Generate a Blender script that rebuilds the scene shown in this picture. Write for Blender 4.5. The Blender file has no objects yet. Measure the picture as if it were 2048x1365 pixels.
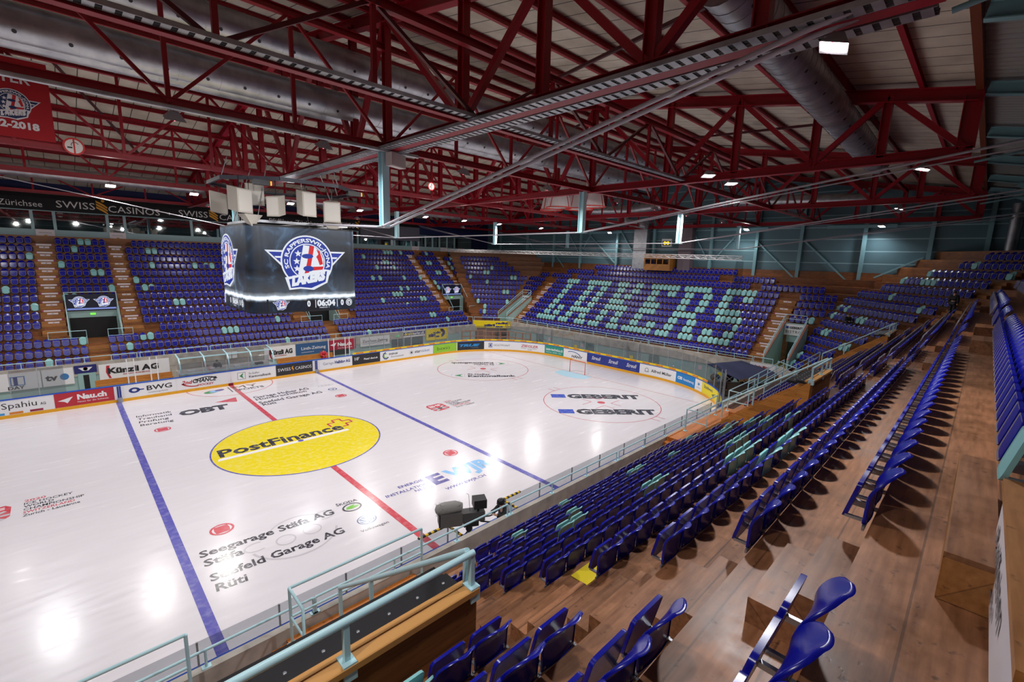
import bpy, bmesh, math, random
import numpy as np
from mathutils import Vector, Matrix, Euler
random.seed(7)
SC = bpy.context.scene
COL = SC.collection
R = math.radians
# ---------------- camera ----------------
cd = bpy.data.cameras.new('camera'); cam = bpy.data.objects.new('camera', cd); COL.objects.link(cam)
CAM = Vector((-9.1413, -26.5644, 10.7751)); cam.location = CAM
cam.rotation_euler = Euler((1.3942671, -0.0284999, -0.7723881), 'XYZ')
cd.sensor_width = 36; cd.lens = 922.2816 / 2048 * 36; cd.clip_start = .05; cd.clip_end = 400
SC.camera = cam
SC.view_settings.view_transform = 'Standard'; SC.view_settings.look = 'None'; SC.view_settings.gamma = 1
SC.view_settings.use_curve_mapping = False
SC.view_settings.exposure = -0.6
# ---------------- world ----------------
w = bpy.data.worlds.new('world'); SC.world = w; w.use_nodes = True
w.node_tree.nodes['Background'].inputs[0].default_value = (.75, .8, 1, 1)
w.node_tree.nodes['Background'].inputs[1].default_value = .10
# ---------------- lamps (each sits in a floodlight built further down) ----------------
def lamp(name, loc, power, size=.45, col=(1, .97, .93), spread=150, target=None):
    l = bpy.data.lights.new(name, 'AREA'); l.shape = 'DISK'; l.size = size; l.energy = power; l.color = col
    l.spread = R(spread)
    o = bpy.data.objects.new(name, l); COL.objects.link(o); o.location = loc
    if target is not None:
        o.rotation_euler = (Vector(target) - Vector(loc)).to_track_quat('-Z', 'Y').to_euler()
    return o
LAMPS = []
# floodlights along the two lighting lines over the ice, more on the truss bottoms
for i, x in enumerate((-19, -11.5, -6.2, -1.8, 4.6, 10.4, 17.2, 22, 27, 34)):
    LAMPS.append(((x, -9.1, 14.45), 560 if x < 0 else 640, (x, -3, 0)))
    LAMPS.append(((x, 12.7, 14.45), 640, (x, 8, 0)))
for x in (-13.4, .8, 14.4, 28.7):
    LAMPS.append(((x, 21.5, 14.4), 420, (x, 24, 4)))
for (x, y, z, p) in ((.8, -24.1, 14.4, 600), (-13.4, -24.1, 14.4, 700), (14.4, -24.2, 14.4, 170), (28.7, -22, 14.4, 110)):  # leftmost lamp is out of view, added to brighten the near stand and rails
    LAMPS.append(((x, y, z), p, (x - .5, y + 2.2, 6)))
for x, y in ((11.8, -17.3), (14.4, -17.3), (-6.3, -20.6)):
    LAMPS.append(((x, y, 14.5), 220, (x - 1, y - 1, 5)))
LAMPS.append(((43.2, 9, 14.4), 200, (38, 8, 4)))
LAMPS.append(((43.2, -8, 14.4), 200, (38, -7, 4)))
LAMPS.append(((43.2, -19.3, 14.4), 160, (40, -18, 4)))
for i, (loc, p, tg) in enumerate(LAMPS):
    lamp('lamp', Vector(loc) - Vector((0, 0, .16)), p, .5, (1, .96, .92) if i % 3 else (.97, .97, 1), 165, tg)
# ---------------- materials ----------------
def lin(c):
    return tuple(((v / 255) / 12.92 if v / 255 <= .04045 else ((v / 255 + .055) / 1.055) ** 2.4) for v in c) + (1,)
MATS = {}
def mat(name, rgb, rough=.5, metal=0., spec=.5, emit=None, es=1.):
    if name in MATS: return MATS[name]
    m = bpy.data.materials.new(name); m.use_nodes = True; b = m.node_tree.nodes['Principled BSDF']
    b.inputs['Base Color'].default_value = lin(rgb); b.inputs['Roughness'].default_value = rough
    b.inputs['Metallic'].default_value = metal; b.inputs['Specular IOR Level'].default_value = spec
    if emit:
        b.inputs['Emission Color'].default_value = lin(emit); b.inputs['Emission Strength'].default_value = es
    MATS[name] = m; return m
def nodes(m): return m.node_tree.nodes, m.node_tree.links, m.node_tree.nodes['Principled BSDF']
def noise_mat(name, c1, c2, scale=(3, 3, 3), rough=(.4, .6), detail=6, bump=0., metal=0., obj=True, nscale=1.):
    m = mat(name, c1, .5, metal); N, L, b = nodes(m)
    tc = N.new('ShaderNodeTexCoord'); mp = N.new('ShaderNodeMapping'); mp.inputs['Scale'].default_value = scale
    nz = N.new('ShaderNodeTexNoise'); nz.inputs['Detail'].default_value = detail; nz.inputs['Scale'].default_value = nscale
    L.new(tc.outputs['Object'], mp.inputs[0]); L.new(mp.outputs[0], nz.inputs[0])
    cr = N.new('ShaderNodeValToRGB'); cr.color_ramp.elements[0].position = .3; cr.color_ramp.elements[1].position = .7
    cr.color_ramp.elements[0].color = lin(c1); cr.color_ramp.elements[1].color = lin(c2)
    L.new(nz.outputs[0], cr.inputs[0]); L.new(cr.outputs[0], b.inputs['Base Color'])
    mr = N.new('ShaderNodeMapRange'); mr.inputs[3].default_value = rough[0]; mr.inputs[4].default_value = rough[1]
    L.new(nz.outputs[0], mr.inputs[0]); L.new(mr.outputs[0], b.inputs['Roughness'])
    if bump:
        bp = N.new('ShaderNodeBump'); bp.inputs['Strength'].default_value = bump; bp.inputs['Distance'].default_value = .01
        L.new(nz.outputs[0], bp.inputs['Height']); L.new(bp.outputs[0], b.inputs['Normal'])
    return m
def wood_mat(name, c1, c2, rough=(.35, .6), board=.22, dirt=.5, axis='X'):
    m = mat(name, c1); N, L, b = nodes(m)
    tc = N.new('ShaderNodeTexCoord'); mp = N.new('ShaderNodeMapping')
    mp.inputs['Scale'].default_value = (.9, 9, 9) if axis == 'X' else (9, .9, 9)
    nz = N.new('ShaderNodeTexNoise'); nz.inputs['Scale'].default_value = 2.2; nz.inputs['Detail'].default_value = 8
    L.new(tc.outputs['Object'], mp.inputs[0]); L.new(mp.outputs[0], nz.inputs[0])
    cr = N.new('ShaderNodeValToRGB'); cr.color_ramp.elements[0].position = .3; cr.color_ramp.elements[1].position = .72
    cr.color_ramp.elements[0].color = lin(c1); cr.color_ramp.elements[1].color = lin(c2)
    L.new(nz.outputs[0], cr.inputs[0])
    # boards: one tone per board and a thin joint
    sp = N.new('ShaderNodeSeparateXYZ'); L.new(tc.outputs['Object'], sp.inputs[0])
    wn = N.new('ShaderNodeTexWhiteNoise'); wn.noise_dimensions = '1D'
    ad = N.new('ShaderNodeMath'); ad.operation = 'ADD'
    L.new(sp.outputs['Y' if axis == 'X' else 'X'], ad.inputs[0]); L.new(sp.outputs['Z'], ad.inputs[1])
    dv = N.new('ShaderNodeMath'); dv.operation = 'DIVIDE'; dv.inputs[1].default_value = board; L.new(ad.outputs[0], dv.inputs[0])
    fl = N.new('ShaderNodeMath'); fl.operation = 'FLOOR'; L.new(dv.outputs[0], fl.inputs[0]); L.new(fl.outputs[0], wn.inputs['W'])
    fr = N.new('ShaderNodeMath'); fr.operation = 'FRACT'; L.new(dv.outputs[0], fr.inputs[0])
    gt = N.new('ShaderNodeMath'); gt.operation = 'GREATER_THAN'; gt.inputs[1].default_value = .035; L.new(fr.outputs[0], gt.inputs[0])
    mr = N.new('ShaderNodeMapRange'); mr.inputs[3].default_value = .75; mr.inputs[4].default_value = 1.12; L.new(wn.outputs['Value'], mr.inputs[0])
    mu = N.new('ShaderNodeMath'); mu.operation = 'MULTIPLY'; L.new(mr.outputs[0], mu.inputs[0])
    m2 = N.new('ShaderNodeMapRange'); m2.inputs[3].default_value = .55; m2.inputs[4].default_value = 1; L.new(gt.outputs[0], m2.inputs[0]); L.new(m2.outputs[0], mu.inputs[1])
    # stains with a shape of their own
    n2 = N.new('ShaderNodeTexNoise'); n2.inputs['Scale'].default_value = 1.1; n2.inputs['Detail'].default_value = 9; n2.inputs['Roughness'].default_value = .7
    L.new(tc.outputs['Object'], n2.inputs[0])
    m3 = N.new('ShaderNodeMapRange'); m3.inputs[1].default_value = .35; m3.inputs[2].default_value = .6; m3.inputs[3].default_value = 1 - dirt; m3.inputs[4].default_value = 1
    L.new(n2.outputs[0], m3.inputs[0])
    m4 = N.new('ShaderNodeMath'); m4.operation = 'MULTIPLY'; L.new(mu.outputs[0], m4.inputs[0]); L.new(m3.outputs[0], m4.inputs[1])
    n3 = N.new('ShaderNodeTexNoise'); n3.inputs['Scale'].default_value = 14; n3.inputs['Detail'].default_value = 3
    L.new(tc.outputs['Object'], n3.inputs[0])
    m5 = N.new('ShaderNodeMapRange'); m5.inputs[1].default_value = .26; m5.inputs[2].default_value = .36; m5.inputs[3].default_value = .45; m5.inputs[4].default_value = 1
    L.new(n3.outputs[0], m5.inputs[0])
    m6 = N.new('ShaderNodeMath'); m6.operation = 'MULTIPLY'; L.new(m4.outputs[0], m6.inputs[0]); L.new(m5.outputs[0], m6.inputs[1])
    mx = N.new('ShaderNodeMix'); mx.data_type = 'RGBA'; mx.blend_type = 'MULTIPLY'; mx.inputs[0].default_value = 1
    L.new(cr.outputs[0], mx.inputs[6]); L.new(m6.outputs[0], mx.inputs[7]); L.new(mx.outputs[2], b.inputs['Base Color'])
    r = N.new('ShaderNodeMapRange'); r.inputs[1].default_value = .3; r.inputs[2].default_value = .7; r.inputs[3].default_value = rough[0]; r.inputs[4].default_value = rough[1]
    L.new(n2.outputs[0], r.inputs[0]); L.new(r.outputs[0], b.inputs['Roughness'])
    bp = N.new('ShaderNodeBump'); bp.inputs['Strength'].default_value = .25; bp.inputs['Distance'].default_value = .004
    L.new(m6.outputs[0], bp.inputs['Height']); L.new(bp.outputs[0], b.inputs['Normal'])
    return m
def glass_mat(name, fac=.12, tint=(235, 245, 242), rough=.03):
    m = bpy.data.materials.new(name); m.use_nodes = True; N = m.node_tree.nodes; L = m.node_tree.links; N.clear()
    o = N.new('ShaderNodeOutputMaterial'); t = N.new('ShaderNodeBsdfTransparent'); t.inputs[0].default_value = lin(tint)
    g = N.new('ShaderNodeBsdfGlossy'); g.inputs['Roughness'].default_value = rough; g.inputs[0].default_value = (.8, .85, .85, 1)
    x = N.new('ShaderNodeMixShader'); x.inputs[0].default_value = fac
    L.new(t.outputs[0], x.inputs[1]); L.new(g.outputs[0], x.inputs[2]); L.new(x.outputs[0], o.inputs[0]); MATS[name] = m; return m
def net_mat(name, rgb, cover=.35, scale=22):
    # knotted netting: open holes between cords
    m = bpy.data.materials.new(name); m.use_nodes = True; N = m.node_tree.nodes; L = m.node_tree.links; N.clear()
    o = N.new('ShaderNodeOutputMaterial'); t = N.new('ShaderNodeBsdfTransparent'); g = N.new('ShaderNodeBsdfDiffuse'); g.inputs[0].default_value = lin(rgb)
    x = N.new('ShaderNodeMixShader'); x.inputs[0].default_value = cover
    L.new(t.outputs[0], x.inputs[1]); L.new(g.outputs[0], x.inputs[2]); L.new(x.outputs[0], o.inputs[0]); MATS[name] = m; return m
M_wood = wood_mat('worn_wood', (128, 76, 38), (168, 108, 60), (.35, .65), .3, .35)
M_woodD = wood_mat('dark_trodden_wood', (136, 88, 56), (176, 122, 84), (.27, .55), .45, .42)
M_pine = wood_mat('pine_panel', (176, 112, 44), (205, 140, 66), (.4, .6), .5, .12)
M_step = wood_mat('step_wood', (160, 104, 52), (190, 132, 74), (.4, .6), .3, .25)
M_blue = mat('seat_blue', (8, 16, 148), .26); M_teal = mat('seat_teal', (140, 200, 202), .32)
M_rim = mat('seat_rim', (112, 104, 112), .4); M_rimt = mat('seat_rim_teal', (120, 168, 168), .4)
M_steel = noise_mat('galvanised_steel', (150, 152, 158), (190, 192, 196), (2, 2, 2), (.3, .5), metal=.8)
M_red = mat('red_steel', (150, 8, 30), .42); M_redb = mat('red_paint', (205, 20, 30), .45)
M_rail = mat('pale_blue_paint', (186, 226, 234), .35)
M_tealst = mat('teal_steel', (128, 172, 180), .45)
M_conc = noise_mat('concrete', (158, 152, 144), (196, 190, 180), (2, 2, 2), (.7, .9), bump=.3)
M_cwall = noise_mat('pale_green_wall', (150, 182, 180), (166, 196, 192), (.4, .4, .4), (.5, .7))
M_black = mat('black_cover', (22, 22, 26), .5); M_dark = mat('dark_void', (14, 15, 20), .6)
M_white = mat('white_paint', (228, 228, 230), .45); M_wsign = mat('white_sign', (222, 210, 214), .5)
M_yel = mat('yellow_kick', (236, 170, 20), .35); M_bluecap = mat('blue_cap', (20, 80, 190), .35)
M_glass = glass_mat('rink_glass', .07, (226, 228, 230)); M_dglass = glass_mat('dark_glass', .35, (60, 62, 70), .02)
M_grey = mat('speaker_grey', (176, 170, 160), .6)
def C_(r, g, b, rough=.5): return mat('paint_%d_%d_%d' % (r, g, b), (r, g, b), rough)
# ---------------- objects ----------------
def tag(o, label=None, cat=None, group=None, kind=None):
    if label: o['label'] = label
    if cat: o['category'] = cat
    if group: o['group'] = group
    if kind: o['kind'] = kind
    return o
def empty(name, loc=(0, 0, 0), rz=0, **k):
    o = bpy.data.objects.new(name, None); COL.objects.link(o); o.location = loc; o.rotation_euler = (0, 0, rz); o.empty_display_size = .1
    return tag(o, **k)
class MB:
    def __init__(s): s.v = []; s.f = []; s.m = []; s.sm = []
    def add(s, vs, fs, mi=0, smooth=False):
        b = len(s.v); s.v.extend(tuple(v) for v in vs)
        for f in fs: s.f.append(tuple(b + i for i in f)); s.m.append(mi); s.sm.append(smooth)
    def box(s, x0, y0, z0, x1, y1, z1, mi=0):
        if x0 > x1: x0, x1 = x1, x0
        if y0 > y1: y0, y1 = y1, y0
        if z0 > z1: z0, z1 = z1, z0
        s.prism([(x0, y0), (x1, y0), (x1, y1), (x0, y1)], z0, z1, mi)
    def prism(s, poly, z0, z1, mi=0):
        n = len(poly)
        a = sum(poly[i][0] * poly[(i + 1) % n][1] - poly[(i + 1) % n][0] * poly[i][1] for i in range(n))
        if a < 0: poly = poly[::-1]
        z0s = z0 if hasattr(z0, '__len__') else [z0] * n; z1s = z1 if hasattr(z1, '__len__') else [z1] * n
        if a < 0 and hasattr(z0, '__len__'): z0s = z0s[::-1]
        if a < 0 and hasattr(z1, '__len__'): z1s = z1s[::-1]
        vs = [(p[0], p[1], z) for p, z in zip(poly, z0s)] + [(p[0], p[1], z) for p, z in zip(poly, z1s)]
        fs = [tuple(range(n))[::-1], tuple(range(n, 2 * n))] + [(i, (i + 1) % n, n + (i + 1) % n, n + i) for i in range(n)]
        s.add(vs, fs, mi)
    def beam(s, a, b, w, h=None, up=(0, 0, 1), mi=0):
        h = h or w; a = Vector(a); b = Vector(b); d = (b - a).normalized(); up = Vector(up)
        sd = d.cross(up)
        if sd.length < 1e-4: sd = d.cross(Vector((1, 0, 0)))
        sd.normalize(); u = sd.cross(d)
        vs = [p + sd * (w / 2 * i) + u * (h / 2 * j) for p in (a, b) for i, j in ((-1, -1), (1, -1), (1, 1), (-1, 1))]
        s.add(vs, [(3, 2, 1, 0), (4, 5, 6, 7), (0, 1, 5, 4), (1, 2, 6, 5), (2, 3, 7, 6), (3, 0, 4, 7)], mi)
    def ibeam(s, a, b, w, h, t=.02, up=(0, 0, 1), mi=0):
        a = Vector(a); b = Vector(b); d = (b - a).normalized(); up = Vector(up); sd = d.cross(up)
        if sd.length < 1e-4: sd = d.cross(Vector((1, 0, 0)))
        sd.normalize(); u = sd.cross(d)
        s.beam(a + u * (h / 2 - t / 2), b + u * (h / 2 - t / 2), w, t, u, mi); s.beam(a - u * (h / 2 - t / 2), b - u * (h / 2 - t / 2), w, t, u, mi)
        s.beam(a, b, t, h - 2 * t, u, mi)
    def tube(s, pts, r, n=8, mi=0, cap=True, smooth=True):
        pts = [Vector(p) for p in pts]; rings = []
        prev = None
        for i, p in enumerate(pts):
            d = (pts[min(i + 1, len(pts) - 1)] - pts[max(i - 1, 0)]).normalized()
            ref = prev if prev is not None and abs(d.dot(prev)) < .95 else (Vector((0, 0, 1)) if abs(d.z) < .9 else Vector((1, 0, 0)))
            x = d.cross(ref).normalized(); y = x.cross(d); prev = y
            rr = r[i] if hasattr(r, '__len__') else r
            rings.append([p + (x * math.cos(2 * math.pi * k / n) + y * math.sin(2 * math.pi * k / n)) * rr for k in range(n)])
        vs = [v for g in rings for v in g]
        fs = [(i * n + k, i * n + (k + 1) % n, (i + 1) * n + (k + 1) % n, (i + 1) * n + k) for i in range(len(pts) - 1) for k in range(n)]
        s.add(vs, fs, mi, smooth)
        if cap: s.add(rings[0], [tuple(range(n))], mi); s.add(rings[-1], [tuple(range(n))[::-1]], mi)
    def lathe(s, prof, c=(0, 0, 0), n=16, mi=0, ax='z'):
        vs = []
        for r, h in prof:
            for k in range(n):
                a = 2 * math.pi * k / n; p = (r * math.cos(a), r * math.sin(a), h)
                if ax == 'x': p = (p[2], p[0], p[1])
                if ax == 'y': p = (p[0], p[2], p[1])
                vs.append((p[0] + c[0], p[1] + c[1], p[2] + c[2]))
        fs = [(i * n + k, i * n + (k + 1) % n, (i + 1) * n + (k + 1) % n, (i + 1) * n + k) for i in range(len(prof) - 1) for k in range(n)]
        s.add(vs, fs, mi, True)
    def ball(s, c, r, n=12, m=8, mi=0, sc=(1, 1, 1)):
        pr = [(math.sin(math.pi * i / m) * r, -math.cos(math.pi * i / m) * r) for i in range(m + 1)]
        vs = []
        for q, h in pr:
            for k in range(n):
                a = 2 * math.pi * k / n; vs.append((c[0] + q * math.cos(a) * sc[0], c[1] + q * math.sin(a) * sc[1], c[2] + h * sc[2]))
        s.add(vs, [(i * n + k, i * n + (k + 1) % n, (i + 1) * n + (k + 1) % n, (i + 1) * n + k) for i in range(m) for k in range(n)], mi, True)
    def quad(s, a, b, c, d, mi=0): s.add([a, b, c, d], [(0, 1, 2, 3)], mi)
    def mapped(s, T, P, mi=0):
        vs, fs = T; s.add([P(v) for v in vs], fs, mi)
    def build(s, name, mats, parent=None, loc=None, rz=0, **k):
        me = bpy.data.meshes.new(name); me.from_pydata([tuple(v) for v in s.v], [], s.f)
        if not isinstance(mats, (list, tuple)): mats = [mats]
        for m in mats: me.materials.append(m)
        me.polygons.foreach_set('material_index', s.m); me.polygons.foreach_set('use_smooth', s.sm)
        me.update()
        o = bpy.data.objects.new(name, me); COL.objects.link(o)
        if parent: o.parent = parent
        if loc is not None: o.location = loc
        o.rotation_euler = (0, 0, rz)
        return tag(o, **k)
def copy_tree(o, parent=None):
    c = o.copy(); COL.objects.link(c)
    if parent: c.parent = parent
    for ch in list(o.children): copy_tree(ch, c)
    return c
# ---------------- lettering ----------------
TXT = {}
def text(s, bold=.02, shear=0., spacing=1., res=2):
    key = (s, bold, shear, spacing)
    if key in TXT: return TXT[key]
    cu = bpy.data.curves.new('t', 'FONT'); cu.body = s; cu.offset = bold; cu.shear = shear; cu.space_character = spacing; cu.resolution_u = res
    cu.fill_mode = 'FRONT'
    ob = bpy.data.objects.new('t', cu); COL.objects.link(ob)
    dg = bpy.context.evaluated_depsgraph_get(); dg.update()
    me = bpy.data.meshes.new_from_object(ob.evaluated_get(dg))
    vs = [tuple(v.co) for v in me.vertices]; fs = [tuple(p.vertices) for p in me.polygons]
    COL.objects.unlink(ob); bpy.data.objects.remove(ob); bpy.data.meshes.remove(me)
    x0 = min(v[0] for v in vs); x1 = max(v[0] for v in vs)
    base = 0.0; cap = .7
    vs = [((v[0] - x0) / (x1 - x0), v[1] / cap) for v in vs]     # u over 0..1, v: 0 baseline, 1 cap height
    TXT[key] = (vs, fs); return TXT[key]
def flat(shape, o, u, v, w=1, h=1):
    # 2-D shape to 3-D plane: origin + u*x + v*y
    o = Vector(o); u = Vector(u); v = Vector(v)
    return [o + u * (p[0] * w) + v * (p[1] * h) for p in shape[0]], shape[1]
def puttext(mb, s, o, u, v, w, h, mi=0, **k):
    vs, fs = flat(text(s, **k), o, u, v, w, h); mb.add(vs, fs, mi)
def disc(n=32, rx=1., ry=1., cx=0., cy=0.):
    return [(cx + rx * math.cos(2 * math.pi * i / n), cy + ry * math.sin(2 * math.pi * i / n)) for i in range(n)], [tuple(range(n))]
def ring(n=48, r0=.9, r1=1., a0=0, a1=360, sy=1., cx=0., cy=0.):
    vs = []; full = a1 - a0 >= 360; m = n if full else n + 1
    for i in range(m):
        a = R(a0 + (a1 - a0) * i / n)
        vs += [(cx + r0 * math.cos(a), cy + sy * r0 * math.sin(a)), (cx + r1 * math.cos(a), cy + sy * r1 * math.sin(a))]
    fs = [(2 * i, 2 * i + 1, 2 * ((i + 1) % m) + 1, 2 * ((i + 1) % m)) for i in range(n)]
    return vs, fs
def poly(pts): return [tuple(p) for p in pts], [tuple(range(len(pts)))]
def rect(x0, y0, x1, y1): return poly([(x0, y0), (x1, y0), (x1, y1), (x0, y1)])
def star(cx, cy, r):
    pts = []
    for i in range(10):
        a = R(90 + 36 * i); q = r if i % 2 == 0 else r * .42; pts.append((cx + q * math.cos(a), cy + q * math.sin(a)))
    return [(cx, cy)] + pts, [(0, i + 1, (i + 1) % 10 + 1) for i in range(10)]
ORD = ['first', 'second', 'third', 'fourth', 'fifth', 'sixth', 'seventh', 'eighth', 'ninth', 'tenth', 'eleventh', 'twelfth', 'thirteenth', 'fourteenth', 'fifteenth', 'sixteenth', 'seventeenth', 'eighteenth', 'nineteenth', 'twentieth', 'twenty-first', 'twenty-second', 'twenty-third', 'twenty-fourth', 'twenty-fifth', 'twenty-sixth', 'twenty-seventh', 'twenty-eighth', 'twenty-ninth', 'thirtieth'] + ['%dth' % i for i in range(31, 80)]
# ---------------- grandstand layout ----------------
# section: row direction angle, nosing offset o0 + o1*k, nosing height z0 + z1*k + z2*k*k
SEC = {'F': (0, 20.92, .848, 1.976, .598, .003), 'E': (-90, 34.065, .848, 2.81, .598, .003), 'D': (-45, 36.056, .848, 2.82, .598, .003),
       'N': (-135, 35.117, .848, 2.74, .598, .003), 'S': (180, 18.15, .89, 2.79, .609, .004)}
def tn(sec):
    a = R(SEC[sec][0]); return Vector((math.cos(a), math.sin(a))), Vector((-math.sin(a), math.cos(a)))
def off(sec, k):
    S = SEC[sec]
    if k < 0: return S[1] - 1.12 * (-k)
    return S[1] + S[2] * k
def zn(sec, k):
    S = SEC[sec]
    return S[3] - .6 if k < 0 else S[3] + S[4] * k + S[5] * k * k
def P3(sec, s, o, z):
    t, n = tn(sec); p = t * s + n * o; return Vector((p.x, p.y, z))
def cross(A, oa, B, ob):
    ta, na = tn(A); tb, nb = tn(B); d = na.x * nb.y - na.y * nb.x
    x = (oa * nb.y - na.y * ob) / d; y = (na.x * ob - oa * nb.x) / d
    return Vector((x, y))
NBR = {'F': (None, 'D'), 'D': ('F', 'E'), 'E': ('D', 'N'), 'N': ('E', 'S'), 'S': ('N', None)}
KM = {'F': 15, 'D': 14, 'E': 12, 'N': 15, 'S': 15}
LIM = {'F': -22, 'S': 22}          # open ends (s)
def srange(sec, k):
    t, n = tn(sec); a, b = NBR[sec]
    s0 = LIM['F'] if a is None else t.dot(cross(sec, off(sec, k), a, off(a, k)))
    s1 = LIM['S'] if b is None else t.dot(cross(sec, off(sec, k), b, off(b, k)))
    if k <= 4:          # stairwells of the two bistro doorways cut the corners
        if sec == 'D': s1 = (9.6, 9.8, 10.1, 10.8, 11.3, 12.25)[k + 1]
        if sec == 'E': s0, s1 = -17.3, 14.25
        if sec == 'N': s0 = (-12.2, -12.3, -12.8, -13.4, -14.4, -15.0)[k + 1]
    return s0, s1
# openings: (k first, k last, s0, s1, floor level)
HOLES = {'F': [(3, 6, -8.95, -5.72), (3, 6, 9.72, 12.95), (3, 6, 28.7, 31.95)],
         'S': [(1, 5, 5.8, 9.0), (1, 5, -12.9, -10.1), (2, 5, -31.8, -28.6)],
         'D': [(0, 4, 13.0, 15.6)], 'N': [(0, 5, -16.9, -14.6)], 'E': []}
HOLES['D'] = []; HOLES['N'] = []
HOLEZ = {'F': 3.15, 'S': 2.45}
def terrace(sec, name, label):
    mb = MB(); mid = 0
    for i in range(KM[sec] + 1):
        oa, ob = off(sec, i - 1), off(sec, i); z = zn(sec, i - 1)
        a0, a1 = srange(sec, i - 1); b0, b1 = srange(sec, i)
        cuts = [(h[2], h[3]) for h in HOLES[sec] if h[0] <= i <= h[1]]
        segs = []; cur = (a0, b0)
        for c0, c1 in sorted(cuts):
            segs.append((cur, (c0, c0))); mb.prism([(c0, oa), (c1, oa), (c1, ob), (c0, ob)], 0, HOLEZ[sec]); cur = (c1, c1)
        segs.append((cur, (a1, b1)))
        for (p, q), (r_, s_) in segs:
            mb.prism([(p, oa), (r_, oa), (s_, ob), (q, ob)], 0, z)
    # top landing
    oa = off(sec, KM[sec]); a0, a1 = srange(sec, KM[sec]); z = zn(sec, KM[sec])
    mb.prism([(a0, oa), (a1, oa), (a1, oa + 1.2), (a0, oa + 1.2)], 0, z)
    return mb.build(name, M_wood if sec != 'S' else M_woodD, rz=R(SEC[sec][0]), label=label, cat='grandstand')
terrace('F', 'wooden_terrace', 'stepped wooden terrace of the long stand across the ice')
terrace('D', 'wooden_terrace', 'stepped wooden terrace of the slanted corner stand, far right of the rink')
terrace('E', 'wooden_terrace', 'stepped wooden terrace under the LAKERS lettered seats behind the goal')
terrace('N', 'wooden_terrace', 'stepped wooden terrace of the corner stand right of the bistro doorway')
terrace('S', 'wooden_terrace', 'dark worn wooden terrace of the near stand the view is taken from')
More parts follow.
